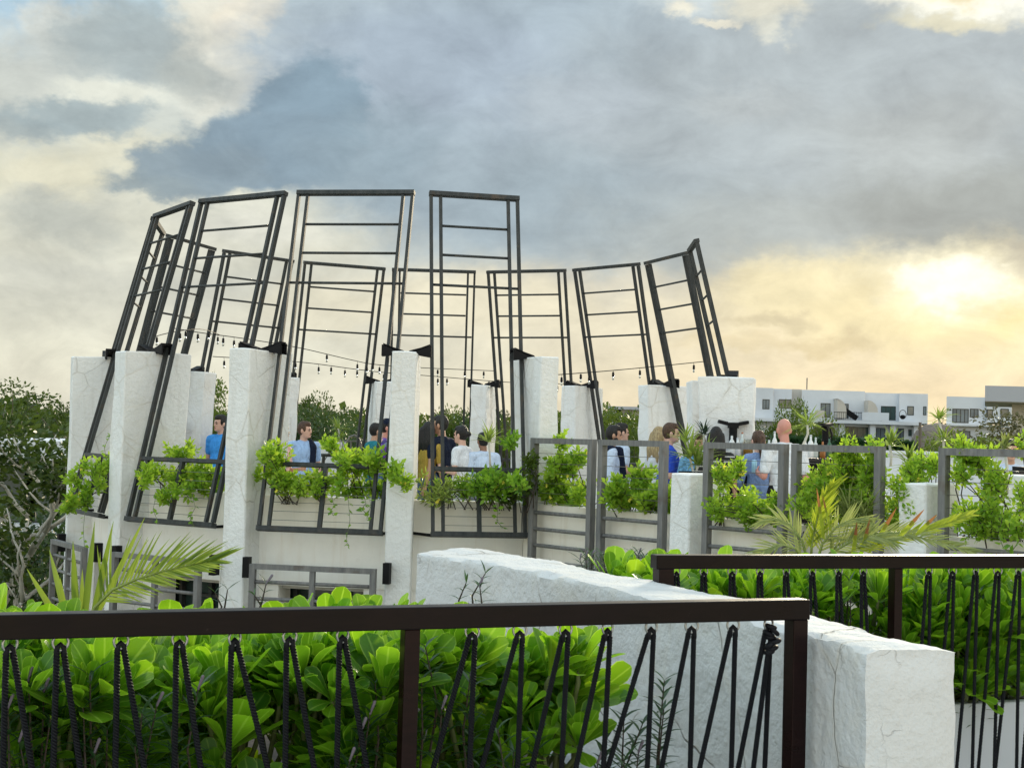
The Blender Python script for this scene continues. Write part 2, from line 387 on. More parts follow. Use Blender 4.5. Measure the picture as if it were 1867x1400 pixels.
Pc = nt.vmath('ADD', P0, nt.vmath('ADD', o2, o3))                             # crisp, puffy edges
fb = nt.noise(nt.comb(nt.math('MULTIPLY', U, 1.0), nt.math('MULTIPLY', V, 1.7)), 6.5, 9, .62, .5)
fb2 = nt.noise(nt.comb(U, nt.math('MULTIPLY', V, 2.4)), 2.6, 7, .58, .8)
Vw = nt.sep(Pc)[1]
L = lambda *c: s2l(c)
vs = nt.rng(Vw, 0, .85)
left = nt.ramp(vs, [(0, L(222, 215, 196)), (.15, L(222, 218, 200)), (.32, L(206, 205, 194)), (.42, L(220, 217, 200)), (.6, L(203, 207, 200)), (.8, L(204, 212, 214)), (1, L(176, 202, 220))])
right = nt.ramp(vs, [(0, L(238, 212, 164)), (.2, L(236, 217, 180)), (.35, L(228, 214, 184)), (.42, L(198, 195, 180)), (.5, L(162, 170, 173)), (.65, L(168, 179, 188)), (.82, L(172, 182, 190)), (1, L(190, 200, 205))])
c = nt.mix(nt.rng(U, -.45, .75, 0, 1, True), left, right)
def blob(c, x, y, rx, ry, col, soft=.5, amt=1., P=None):
    cx, cy = (x - 933.5) / 1000, (YH + RO * (x - 933.5) - y) / 1000
    d = nt.vmath('SUBTRACT', P or Pw, (cx, cy, 0)); mm = nt.new('ShaderNodeVectorMath', operation='MULTIPLY'); nt.put(mm.inputs[0], d)
    mm.inputs[1].default_value = (1000 / rx, 1000 / ry, 0)
    dd = nt.vmath('LENGTH', mm.outputs[0])
    return nt.mix(nt.math('MULTIPLY', nt.rng(dd, 1 - soft, 1 + soft, 1, 0, True), amt), c, col)
# open blue and lit cumulus, upper left
c = blob(c, 60, 10, 240, 95, L(168, 199, 222), .4, .95)
c = blob(c, 300, 20, 120, 60, L(180, 206, 222), .5, .8)
c = blob(c, 120, 95, 70, 45, L(232, 230, 220), .4, .8, Pc)
c = blob(c, 370, 110, 85, 110, L(238, 232, 216), .35, .92, Pc)
c = blob(c, 430, 45, 50, 45, L(240, 230, 212), .4, .8, Pc)
c = blob(c, 215, 115, 125, 72, L(166, 178, 183), .4, .92, Pc)
c = blob(c, 330, 170, 70, 40, L(178, 185, 184), .5, .85, Pc)
c = blob(c, 50, 190, 110, 70, L(200, 203, 198), .6, .7)
c = blob(c, 215, 205, 90, 26, L(226, 226, 214), .6, .8, Pc)
c = blob(c, 240, 300, 110, 30, L(226, 221, 198), .6, .8, Pc)
c = blob(c, 100, 345, 110, 40, L(228, 221, 194), .7, .8, Pc)
# the grey mass
c = blob(c, 920, 210, 460, 270, L(162, 180, 196), .3, .97)
c = blob(c, 1500, 255, 520, 235, L(168, 180, 190), .35, .95)
c = blob(c, 760, 130, 250, 130, L(160, 176, 197), .6, .7)
c = blob(c, 1010, 385, 330, 90, L(150, 169, 184), .7, .8)
c = blob(c, 1330, 420, 240, 70, L(172, 180, 182), .7, .7)
c = blob(c, 1720, 395, 240, 80, L(148, 156, 158), .6, .85)
c = blob(c, 1050, 200, 120, 55, L(178, 190, 203), .5, .7, Pc)
c = blob(c, 1160, 240, 70, 35, L(174, 187, 198), .6, .6, Pc)
c = blob(c, 1360, 205, 90, 30, L(182, 191, 198), .6, .7, Pc)
c = blob(c, 1650, 260, 170, 60, L(178, 186, 190), .8, .6)
c = blob(c, 1130, 525, 170, 30, L(192, 189, 180), .8, .6)
c = blob(c, 60, 262, 70, 24, L(166, 179, 184), .5, .8, Pc)
c = blob(c, 150, 250, 110, 27, L(158, 173, 180), .45, .9, Pc)
c = blob(c, 235, 236, 50, 20, L(166, 180, 186), .5, .85, Pc)
c = blob(c, 135, 437, 115, 38, L(184, 187, 181), .6, .8)
c = blob(c, 440, 440, 120, 30, L(226, 224, 213), .7, .8)
# crisp dark cloud
c = blob(c, 555, 225, 105, 112, L(127, 153, 174), .2, .97, Pc)
c = blob(c, 475, 290, 150, 76, L(128, 152, 172), .2, .97, Pc)
c = blob(c, 350, 330, 110, 52, L(134, 154, 170), .25, .95, Pc)
c = blob(c, 280, 358, 90, 26, L(144, 160, 170), .4, .9, Pc)
c = blob(c, 640, 300, 120, 70, L(138, 160, 177), .7, .8)
# lit gaps at the top
c = blob(c, 1235, 20, 75, 36, L(205, 216, 222), .5, .8, Pc)
c = blob(c, 1222, 40, 34, 16, L(240, 232, 212), .5, .8, Pc)
c = blob(c, 1295, 66, 40, 9, L(238, 230, 210), .6, .8, Pc)
c = blob(c, 1385, 30, 72, 36, L(234, 228, 208), .5, .8, Pc)
c = blob(c, 1375, 75, 30, 20, L(222, 220, 206), .6, .7, Pc)
# low light left and middle
c = blob(c, 880, 560, 280, 46, L(236, 224, 194), .7, .7)
c = blob(c, 640, 575, 160, 36, L(230, 221, 196), .7, .7)
# the sun behind the cloud edge
c = blob(c, 1690, 560, 310, 78, L(248, 228, 166), .8, .85)
c = blob(c, 1470, 525, 150, 36, L(238, 222, 176), .6, .85, Pc)
c = blob(c, 1510, 590, 120, 24, L(240, 222, 172), .6, .7, Pc)
c = blob(c, 1400, 588, 75, 17, L(205, 190, 154), .6, .8, Pc)
c = blob(c, 1340, 630, 110, 15, L(222, 203, 160), .7, .6, Pc)
c = blob(c, 1500, 628, 75, 15, L(214, 194, 148), .7, .75, Pc)
c = blob(c, 1590, 545, 60, 20, L(226, 206, 150), .6, .6, Pc)
c = blob(c, 1840, 500, 60, 40, L(178, 172, 158), .5, .85, Pc)
c = blob(c, 1830, 590, 70, 26, L(244, 220, 150), .7, .7, Pc)
c = blob(c, 1705, 533, 130, 56, (.95, .87, .62), .6, .95, Pc)
c = blob(c, 1712, 531, 74, 36, (1.12, 1.06, .88), .5, .97, Pc)
c = blob(c, 1640, 522, 40, 20, (1.1, 1.02, .80), .6, .9, Pc)
c = blob(c, 1785, -12, 230, 92, (1.15, 1.1, .95), .4, .97, Pc)
c = blob(c, 1650, 20, 80, 36, (1.0, .94, .76), .6, .9, Pc)
c = blob(c, 1735, 42, 45, 18, L(226, 208, 158), .6, .75, Pc)
c = blob(c, 1690, 85, 90, 16, L(226, 216, 180), .7, .7, Pc)
c = blob(c, 1862, 120, 30, 60, L(232, 224, 200), .6, .8, Pc)
fb3 = nt.noise(nt.comb(U, nt.math('MULTIPLY', V, 1.4)), 17., 10, .68, .4)
mod = nt.math('ADD', nt.rng(fb3, .3, .7, -.045, .045), nt.math('ADD', nt.rng(fb, .3, .7, -.14, .14), nt.rng(fb2, .3, .7, -.10, .10)))
mulc = nt.comb(nt.math('ADD', mod, 1.), nt.math('ADD', nt.math('MULTIPLY', mod, .97), 1.), nt.math('ADD', nt.math('MULTIPLY', mod, .92), 1.01))
c = nt.mix(1., c, mulc, 'MULTIPLY')
c = nt.mix(1., c, (.965, .985, .935), 'MULTIPLY')
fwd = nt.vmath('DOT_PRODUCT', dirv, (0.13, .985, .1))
gain = nt.rng(fwd, .88, .35, 1., SKY_BACK_BOOST, True)  # sky away from the view brightened, added to light walls facing the camera
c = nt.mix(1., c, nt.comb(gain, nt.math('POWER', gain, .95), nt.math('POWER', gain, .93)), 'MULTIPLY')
sky = nt.new('ShaderNodeTexSky', sky_type='NISHITA', sun_disc=False, sun_elevation=SUN_EL, sun_rotation=SUN_AZ)
ns = nt.mix(1., sky.outputs[0], (.08, .08, .08), 'MULTIPLY')
c = nt.mix(.97, ns, c)
hs = nt.new('ShaderNodeHueSaturation'); hs.inputs['Saturation'].default_value = .86; nt.put(hs.inputs['Color'], c); c = hs.outputs[0]
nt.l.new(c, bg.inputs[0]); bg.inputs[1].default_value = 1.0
w.cycles.sampling_method = 'MANUAL'; w.cycles.sample_map_resolution = 512
sl = bpy.data.lights.new('sun', 'SUN'); sl.energy = SUN_E; sl.angle = R(9); sl.color = (1, .86, .62)
so = bpy.data.objects.new('sun', sl); COL.objects.link(so)
sd = Vector((math.sin(SUN_AZ) * math.cos(SUN_EL), math.cos(SUN_AZ) * math.cos(SUN_EL), math.sin(SUN_EL)))
so.rotation_euler = sd.to_track_quat('Z', 'Y').to_euler(); so.location = (20, 60, 30)
# ---- round tower ------------------------------------------------------------
CX, CY = -1.17, 19.0
ZD = -1.5                                   # roof deck level (camera is the origin)
ZG = -11.5
def pol(r, a, z=0.): return Vector((CX + r * math.cos(a), CY + r * math.sin(a), z))
g = MB(); g.v = [(-900, -60, ZG), (900, -60, ZG), (900, 1500, ZG), (-900, 1500, ZG)]; g.f = [(0, 1, 2, 3)]
tag(g.build('ground', M['grass']), kind='structure')
FA = [R(a) for a in (-78.6, -99.8, -123.4, -147.3, -171.5, -196.2, -220.7, -245, -268.1, -292.3, -315.9, -339.8, -361.8)]
PA = [R(a) for a in (-69.8, -89.2, -111.8, -135.3, -159.4, -183.8, -208.3, -232.8, -256.6, -280.2, -304, -327.9, -350.8, -373)]
tower = empty('round_tower', (CX, CY, ZG), 'round white rooftop tower with curved cream parapet and flared stone fins', 'building')
m = MB(); m.sector(CX, CY, .01, 4.12, R(-373), R(-13.001), ZD - .1, ZD, 60); m.build('roof_deck', M['deck'], tower)
A0 = Vector((.23, 14.6, 0)); DT = Vector((.64, -.768, 0)); NI = Vector((.768, .64, 0))   # straight parapet on the right
def T(t, n=0., z=0.): p = A0 + DT * t + NI * n; return Vector((p.x, p.y, z))
bays = [(PA[i + 1], PA[i]) for i in range(13)]
for i, (a0, a1) in enumerate(bays):
    h = .13 / 4.2
    m = MB(); m.sector(CX, CY, 4.02, 4.14, a0 + h, a1 - h, -.99, -.64, 8)
    m.sector(CX, CY, 4.0, 4.22, a0 + h * .9, a1 - h * .9, -1.0, -.985, 8)
    o = m.build('parapet', M['render'], tower)
    m = MB(); m.sector(CX, CY, 3.98, 4.205, a0 + h, a1 - h, -1.56, -1.0, 8); m.build('wall_band', M['whiterender'], tower)
    m = MB(); m.sector(CX, CY, 3.5, 4.02, a0 + h, a1 - h, -.95, -.70, 8); m.build('planter_soil', M['soil'], tower)
    m = MB(); m.sector(CX, CY, 3.42, 3.5, a0 + h, a1 - h, ZD, -.66, 8); m.build('planter_back', M['whiterender'], tower)
    if i < 6:
        m = MB(); jw = R(3.2)
        m.sector(CX, CY, 3.9, 4.19, a0 + h, a0 + h + jw, -4.6, -1.56, 2); m.sector(CX, CY, 3.9, 4.19, a1 - h - jw, a1 - h, -4.6, -1.56, 2)
        m.build('window_jamb', M['whiterender'], tower)
        m = MB(); m.sector(CX, CY, 3.78, 3.82, a0, a1, -4.6, -1.58, 6); wdw = m.build('window', M['glass'], tower)
        m = MB(); am = (a0 + a1) / 2
        for q in (-.5, .1, .55): aa = am + q * (a1 - a0) * .5; m.sector(CX, CY, 3.82, 3.88, aa - .006, aa + .006, -4.6, -1.58, 1)
        m.sector(CX, CY, 3.82, 3.87, a0 + h + jw, a1 - h - jw, -1.80, -1.765, 6)
        m.build('window_frame', M['steel'], wdw)
m = MB(); m.sector(CX, CY, 3.3, 4.19, R(-373), R(-13.001), ZG, -4.6, 50); m.build('tower_base', M['whiterender'], tower)

def pillar(a, ro, ri, th, zt, z0, label, i, br=(1, 1)):
    e = Vector((math.cos(a), math.sin(a), 0)); t = Vector((-e.y, e.x, 0)); rnd = random.Random(50 + i)
    root = empty('stone_pillar', pol(ro - .3, a, z0), label, 'pillar', 'white stone fins round the tower roof')
    m = MB(); NZ = 26; NR = 5; NT_ = 3
    ring = [(-1, k / NR) for k in range(NR)] + [(-1 + 2 * k / NT_, 1) for k in range(NT_)] + [(1, 1 - k / NR) for k in range(NR)] + [(1 - 2 * k / NT_, 0) for k in range(NT_)]
    n = len(ring)
    for j in range(NZ + 1):
        z = z0 + (zt - z0) * j / NZ; f = max(0., (z - zt + 2.5) / 2.5)
        for sx, sr in ring:
            rr = ri - .10 * f + (ro - ri + .10 * f) * sr; q = pol(rr, a, z) + t * (th / 2 * sx * (1 + .10 * (1 - f)))
            k = noise.noise(q * 3.1) * .016 + noise.noise(q * 9) * .007
            q = q + t * (k * sx) + e * (k * (1 if sr > .5 else -1))
            if j == NZ: q.z += .02 * noise.noise(q * 4 + Vector((i, 0, 0)))
            m.v.append(tuple(q))
    for j in range(NZ):
        for k in range(n): b = (k + 1) % n; m.f.append((j * n + k, j * n + b, (j + 1) * n + b, (j + 1) * n + k))
    c = len(m.v); m.v.append(tuple(pol((ro + ri) / 2, a, zt + .01)))
    for k in range(n): m.f.append((NZ * n + k, NZ * n + (k + 1) % n, c))
    o = m.build('shaft', M['stone'], root); bevel(o, .012, 1)
    # black steel wings that hold the frames either side
    for s in (-1, 1):
        if not br[(s + 1) // 2]: continue
        m = MB(); rb = 4.06; c0 = pol(rb, a, zt); L = .26
        for dr in (-.07, .05):
            q = [c0 + e * dr + t * (s * .015) + Vector((0, 0, .005)), c0 + e * dr + t * (s * L) + Vector((0, 0, .005 - .04)), c0 + e * dr + t * (s * L) + Vector((0, 0, .085)), c0 + e * dr + t * (s * (L - .04)) + Vector((0, 0, .085)), c0 + e * dr + t * (s * .03) + Vector((0, 0, .03))]
            q2 = [p + e * .02 for p in q]; m.add(q + q2, [(0, 1, 2, 3, 4), (9, 8, 7, 6, 5)] + [(k, 5 + k, 5 + (k + 1) % 5, (k + 1) % 5) for k in range(5)])
        m.box(c0 + t * (s * L * .6) + Vector((0, 0, .055)) , t * (L * .34) + Vector((0, 0, s * .035)), e * .07, Vector((0, 0, .012)))
        m.build('bracket', M['black'], root)
PL = ['white stone fin right of the narrow ladder frame, beside the straight parapet',
 'slim white stone fin seen end-on between the two middle near frames', 'broad white stone fin left of the middle near frame',
 'white stone fin with pale left edge, second from the left end of the tower', 'white stone fin at the far left edge of the tower',
 'white stone fin hidden behind the leftmost frames', 'white stone fin on the far side beside the man in the bright blue polo',
 'white stone fin on the far side, half hidden behind the broad fin', 'narrow white far fin behind the purple floral shirt',
 'white far fin behind the seated guest in pale blue shirt', 'white far fin behind the first planter of the straight parapet',
 'white far fin behind the man in the royal blue shirt', 'narrow white fin beside the wide right-hand fin',
 'wide white stone fin at the right end of the ring, behind the black heater']
for i, a in enumerate(PA):
    ro, ri, zt = 4.5, 3.75, .89
    if i == 0: ro = 4.52
    if i in (12, 13): ro = 4.36
    pillar(a, ro, ri, .25 if i else .21, zt, ZG if i < 7 else ZD - .1, PL[i], i, (0 if i == 13 else 1, 0 if i == 0 else 1))

def beam(p0, p1, w, d, nrm, name, matl, root): m = MB(); m.bar(p0, p1, w, d, nrm); return m.build(name, matl, root)
FLAB = ['narrow dark steel ladder frame right of the slim end-on fin', 'wide dark steel frame in the middle of the near side, left of the slim fin',
 'leaning dark steel frame in the near left, its tops turned to the right', 'leaning steel frame at the left end of the near side, lowest of the near four',
 'steel frame seen edge-on at the far left of the ring', 'far steel frame seen through the left near frames, sharply angled', 'far steel frame behind the near left frame, third from the left',
 'far steel frame seen through the wide middle frame', 'far steel frame standing behind the slim near fin', 'far steel frame seen between the narrow near frame and the right fins',
 'far steel frame on the right leaning left, over the second straight planter', 'steel frame leaning left at the right of the ring, over the royal blue shirt', 'narrowest steel frame seen nearly edge-on at the right end of the ring']
def ring_frame(i, a):
    wd = 1.0 if i in (0, 12) else 1.33
    e = Vector((math.cos(a), math.sin(a), 0)); t = Vector((-e.y, e.x, 0))
    rt, rb, zt, zb = 3.53, 4.45, 2.67, -.96
    if i == 0: rt = 3.55
    def P(s, z, dn=0.): f = (z - zb) / (zt - zb); return pol(rb + (rt - rb) * f, a, z) + t * s + nrm * dn
    up = (pol(rt, a, zt) - pol(rb, a, zb)).normalized(); nrm = t.cross(up); nrm = nrm if nrm.dot(e) > 0 else -nrm
    root = empty('steel_frame', pol(rb, a, zb), FLAB[i], 'trellis frame', 'leaning steel frames round the tower roof')
    S = M['steel']; hw = wd / 2 - .02
    for s, rr in ((-hw, 1), (hw, 1), (-hw + .105, 0), (hw - .105, 0)):
        beam(P(s, zb + .03), P(s, zt - .026), .033, .050 if rr else .042, nrm, 'post', S, root)
    beam(P(-wd / 2, zt), P(wd / 2, zt), .047, .07, nrm, 'top_beam', S, root)
    beam(P(-wd / 2, zb), P(wd / 2, zb), .050, .075, nrm, 'bottom_beam', S, root)
    for z, s in ((2.31, hw - .124), (1.985, hw - .124), (1.65, hw - .019)):
        if s > hw - .1:
            for q0, q1 in ((-hw + .019, -hw + .086), (-hw + .124, hw - .124), (hw - .086, hw - .019)): pass
        m = MB(); m.tube([P(-s, z), P(s, z)], .0145, 8); m.build('rung', S, root, True)
    beam(P(-hw + .019, -.3), P(hw - .019, -.3), .042, .05, nrm, 'cross_bar', S, root)
    beam(P(0, zb + .028), P(0, -.322), .042, .05, nrm, 'middle_post', S, root)
    if i < 6:
        m = MB()
        for z in (-.42, -.51, -.60, -.69, -.78, -.87): m.tube([P(-hw + .124, z), P(hw - .124, z)], .0028, 5)
        m.build('wires', M['wire'], root)
        for s in (-1, 1): m = MB(); m.tube([P(s * hw * .98, zb - .01, -.03), pol(4.2, a + s * R(9.2), zb - .01)], .016, 6); m.build('anchor_rod', M['black'], root)
for i, a in enumerate(FA): ring_frame(i, a)

# upright frames in front of the storey below, and along the straight parapet
def upright(p0, p1, zt, zb, out, rungs, root, matl, wires=(), mid=False, pw=.06, mid_to=None, sides=True):
    x = (p1 - p0).normalized(); U3 = Vector((0, 0, 1))
    for p, s in ((p0, 1), (p1, -1)):
        q = p + x * (s * pw / 2); beam(Vector((q.x, q.y, zb)), Vector((q.x, q.y, zt - pw * .9)), pw, pw * 1.1, out, 'post', matl, root)
    z = zt - pw * .45
    beam(Vector((p0.x, p0.y, z)), Vector((p1.x, p1.y, z)), pw * .9, pw * 1.12, out, 'top_rail', matl, root)
    for z in rungs:
        m = MB(); a, b = p0 + x * pw * .98, p1 - x * pw * .98; m.tube([(a.x, a.y, z), (b.x, b.y, z)], .019, 8); m.build('rung', matl, root, True)
    if mid:
        q = (p0 + p1) / 2; beam(Vector((q.x, q.y, zb)), Vector((q.x, q.y, zt - pw * .9)), pw * .9, pw * .9, out, 'middle_post', matl, root)
    if wires:
        m = MB()
        for z in wires: a, b = p0 + x * pw * .98, p1 - x * pw * .98; m.tube([(a.x, a.y, z), (b.x, b.y, z)], .0028, 5)
        m.build('wires', M['wire'], root)
LL = ['grey steel trellis under the wide middle frame, on the storey below', 'grey steel trellis on the storey below, behind the palm frond', 'grey steel trellis at the left end of the storey below']
for k, i in enumerate((1, 2, 3)):
    a = FA[i]; e = Vector((math.cos(a), math.sin(a), 0)); t = Vector((-e.y, e.x, 0)); c = pol(4.62, a)
    root = empty('lower_trellis', pol(4.62, a, -3.2), LL[k], 'trellis frame', 'upright trellises on the storey below')
    upright(c - t * .66, c + t * .66, -1.31, -4.0, e, (-1.49, -1.66, -1.83, -2.0, -2.3, -2.6), root, M['steel2'], mid=True, pw=.058)
    for s in (-1, 1):
        m = MB(); q = c + t * (s * .74) - e * .12; m.box((q.x, q.y, -1.36), t * .034, e * .045, (0, 0, .105)); m.build('bracket', M['black'], root)

# ---- straight parapet on the right -------------------------------------------
terr = empty('terrace_block', (T(4, 3).x, T(4, 3).y, ZG), 'cream terrace wing with a straight parapet joining the round tower', 'building')
poly = [T(-.3, .12), T(14, .12), T(14, 16), (3.0, 27.0), pol(4.0, R(-13)), pol(4.0, R(-30)), pol(4.0, R(-50)), pol(4.0, R(-70))]
m = MB(); m.prism([(p[0], p[1]) for p in poly], ZD - .25, ZD); m.build('terrace_deck', M['deck'], terr)
m = MB()
for t0, t1 in ((-.25, 12.),): m.box(T((t0 + t1) / 2, .18, -1.0), DT * ((t1 - t0) / 2), NI * .06, (0, 0, .365))
m.build('parapet', M['render'], terr)
m = MB(); m.box(T(5.8, .20, -2.6), DT * 6.2, NI * .09, (0, 0, 1.23)); m.box(T(5.8, .2, -7.7), DT * 6.2, NI * .14, (0, 0, 3.8)); m.build('wall', M['whiterender'], terr)
m = MB(); m.box(T(5.8, .45, -.80), DT * 6.15, NI * .21, (0, 0, .10)); m.build('planter_soil', M['soil'], terr)
m = MB(); m.box(T(5.8, .70, -1.08), DT * 6.15, NI * .04, (0, 0, .41)); m.build('planter_back', M['whiterender'], terr)
SL = ['grey steel frame beside the tower, first on the straight parapet', 'grey steel frame in front of the royal blue shirt, second on the straight parapet', 'grey steel frame before the woman in the blue dress', 'grey steel frame before the densest bush', 'grey steel frame at the right edge before the man at the mixer', 'grey steel frame beyond the right end of the parapet']
for k, (t0, t1) in enumerate(((0, .92), (1.007, 1.889), (2.377, 3.293), (3.369, 4.265), (4.79, 5.69), (5.78, 6.68))):
    root = empty('trellis_frame', T((t0 + t1) / 2, 0, -1.5), SL[k], 'trellis frame', 'upright steel frames along the straight parapet')
    upright(T(t0), T(t1), .045, -1.62, -NI, (-.71, -.876, -1.04, -1.2, -1.37), root, M['steel2'], wires=[-.11 - .1 * q for q in range(6)], pw=.062)
    for q in (t0, t1):
        m = MB(); m.box(T(q, .075, -1.33), DT * .055, NI * .045, (0, 0, .11)); m.build('bracket', M['black'], root)
def stub(t, n, w, d, zt, z0, label, k, lean=.04):
    root = empty('stone_post', T(t, n, z0), label, 'pillar'); m = MB(); NZ = 16
    for j in range(NZ + 1):
        z = z0 + (zt - z0) * j / NZ; f = (zt - z) / (zt + 2.5)
        ring = [(-1, -1 + .5 * k2) for k2 in range(4)] + [(-1 + .5 * k2, 1) for k2 in range(4)] + [(1, 1 - .5 * k2) for k2 in range(4)] + [(1 - .5 * k2, -1) for k2 in range(4)]
        for a, b in ring:
            p = T(t, n, z) + DT * (a * w / 2 * (1 + lean * f)) + NI * (b * d / 2 * (1 + lean * f)); q = noise.noise(p * 4) * .014 + noise.noise(p * 11) * .005
            p = p + DT * (a * q) + NI * (b * q)
            if j == NZ: p.z += .012 * noise.noise(p * 5)
            m.v.append(tuple(p))
    for j in range(NZ):
        for q in range(16): b = (q + 1) % 16; m.f.append((j * 16 + q, j * 16 + b, j * 16 + 16 + b, j * 16 + 16 + q)[::-1])
    c = len(m.v); m.v.append(tuple(T(t, n, zt + .005)))
    for q in range(16): m.f.append((NZ * 16 + (q + 1) % 16, NZ * 16 + q, c))
    bevel(m.build('shaft', M['stone'], root), .012, 1)
stub(2.12, .20, .24, .5, -.245, -6, 'short white stone post between the second and third straight frames', 1)
stub(2.95, 1.5, .34, .34, -.33, ZD, 'low white stone stub behind the third straight frame', 2)
stub(4.56, .20, .25, .46, -.235, -6, 'short white stone post left of the frame at the right edge', 3)
stub(4.75, 1.2, .36, .3, -.16, ZD, 'low white stone stub behind the right-hand stone post', 4)
# ---- rooftop planting ---------------------------------------------------------
def sprigs(c, r, n, rng, L, W, per=9, slen=.16, droop=0.):
    d = unit(rng.normal(size=(n, 3))); rad = rng.uniform(.25, 1, (n, 1)) ** .5
    P = np.array(c) + d * rad * np.array(r)
    D = unit(d * .8 + np.array([0, 0, .75 - droop]) + rng.normal(0, .35, (n, 3)))
    S = unit(np.cross(D, rng.normal(size=(n, 3)))); B = np.cross(D, S)
    P = P - D * slen * .6; out = []
    base_t = rng.uniform(.1, .9, n)
    for j in range(per):
        f = (j + .5) / per; a = j * 2.4
        q = P + D * slen * f; ld = D * (.35 + .5 * f) + (S * math.cos(a) + B * math.sin(a)) * (1 - .45 * f)
        out.append(small_leaves(q, ld, rng, L, W, .3, .3, base_t + .2 * (f - .5)))
    st = [(P[k], P[k] + D[k] * slen) for k in range(n)]
    V, Fc, T, _ = merge(out); return (V, Fc, T), st
FLOWER = []
def bush(name, label, clusters, seed, roots, cat='shrub', group=None, L=.066, W=.038, lm='bush', flowers=14, slen=.13):
    clusters = [(x, y + 5, max(6, rx - 8), max(6, ry - 11), Y, max(6, int(n * (.85 if clusters[0][4] > 13 else 1.25)))) for (x, y, rx, ry, Y, n) in clusters]
    if clusters[0][4] < 13: L, W, slen = .050, .028, .11
    flowers //= 2
    rng = np.random.default_rng(seed); parts = []; m = MB(); fl = []
    cs = []; tops = []
    for (x, y, rx, ry, Y, n) in clusters:
        k = Y / 2600; c = at(x, y, Y); cs.append(c)
        for q in range(max(2, n // 7)):          # loose upright sprays with gaps between them
            a = rng.uniform(0, 6.283); r_ = rng.uniform(0, 1.08) ** .6; cc = c + Vector((math.cos(a) * r_ * rx * k, rng.normal(0, .09), math.sin(a) * r_ * ry * k))
            (V, Fc, T), st = sprigs(cc, (.06, .06, .075), 7, rng, L, W, 9, slen); parts.append((V, Fc, T)); tops.append((c, cc))
            for a_, b_ in st[::2]: m.tube([a_, b_], .003, 4)
    cs0 = cs[0]; root = empty(name, roots[0], label, cat, group)
    for rt in roots:                              # low growth along the planter's rim
        for q in range(7):
            cc = rt + Vector((rng.normal(0, .20), rng.normal(0, .07), rng.uniform(.12, .30))); (V, Fc, T), st = sprigs(cc, (.07, .06, .07), 6, rng, L, W, 9, slen); parts.append((V, Fc, T)); tops.append((cc, cc))
    for c, e in tops[::2]:
        rt = min(roots, key=lambda q: (q.x - e.x) ** 2 + (q.y - e.y) ** 2); bs = rt + Vector((rng.normal(0, .08), rng.normal(0, .04), 0)); md = (bs + e) / 2 + Vector((rng.normal(0, .05), rng.normal(0, .04), .06))
        m.tube([bs, md, e], [.006, .005, .003], 5)
    V, Fc, T, _ = merge(parts); npmesh('leaves', V, Fc, M[lm], root, T)
    m.build('stems', M['twig'], root)
    if flowers:
        if not FLOWER:
            a = np.arange(5) * 1.257; V, Fc, T = small_leaves(np.zeros((5, 3)), np.stack([np.cos(a), -.7 + 0 * a, np.sin(a)], 1), rng, .028, .022, .2, .15)
            q = npmesh('flower', V, Fc, M['yellow'], None, T); FLOWER.append(q.data); bpy.data.objects.remove(q)
        for _ in range(flowers):
            x, y, rx, ry, Y, n = clusters[rng.integers(len(clusters))]; k = Y / 2600; c = np.array(at(x, y, Y))
            d = unit(rng.normal(size=(1, 3)))[0]; d[1] = -abs(d[1]); c = c + d * np.array((rx * k, .06 + ry * k * .8, ry * k)); 
            o = bpy.data.objects.new('flower', FLOWER[0]); COL.objects.link(o); o.parent = root; o.location = Vector(c) - root.location; o.rotation_euler = tuple(rng.uniform(-.7, .7, 3))
    return root
def tendril(root, pts, seed, lm='vine'):
    rng = np.random.default_rng(seed); pts = [Vector(p) for p in pts]
    m = MB(); m.tube(pts, .003, 4); m.build('trailing_stem', M['stem'], root)
    P = []; D = []
    for i in range(len(pts) - 1):
        for f in (.1, .35, .6, .85): P.append(pts[i].lerp(pts[i + 1], f)); D.append(rng.normal(0, 1, 3) * (1, .5, .6) + (0, -.3, -.2))
    V, Fc, T = small_leaves(np.array(P), np.array(D), rng, .055, .034); npmesh('trailing_leaves', V, Fc, M[lm], root, T)
GR = 'flowering shrubs spilling from the tower planters'
def rp(x, Y, z=-.72): q = at(x, 880, Y); return Vector((q.x, q.y, z))
b = bush('planter_shrub', 'bright yellow-green shrub spilling over the leftmost planter at the tower edge', [(165, 868, 42, 40, 16.0, 60), (142, 905, 24, 22, 15.9, 26), (190, 845, 28, 20, 16.2, 26), (122, 915, 10, 10, 15.7, 8)], 1, [rp(195, 16.5)], group=GR, flowers=20)
tendril(b, [at(195, 845, 16.2), at(190, 815, 16.2), at(200, 795, 16.2), at(207, 787, 16.2)], 2); tendril(b, [at(155, 930, 15.6), at(152, 965, 15.4), at(154, 1000, 15.2)], 3)
b = bush('planter_shrub', 'green shrub with yellow blooms behind the second leaning frame from the left', [(335, 862, 60, 34, 15.5, 80), (372, 880, 32, 34, 15.4, 45), (280, 850, 30, 22, 15.4, 30), (325, 822, 42, 16, 15.6, 36), (292, 898, 22, 18, 15.2, 16), (338, 895, 22, 18, 15.2, 16), (260, 868, 14, 10, 15.2, 8), (405, 885, 14, 28, 15.6, 16)], 4, [rp(320, 15.8), rp(380, 15.6)], group=GR, flowers=18)
tendril(b, [at(350, 900, 15.1), at(356, 925, 15.0), at(346, 945, 15.0), at(355, 960, 15)], 5); tendril(b, [at(285, 900, 15.1), at(279, 930, 15.0), at(290, 955, 15.0)], 6)
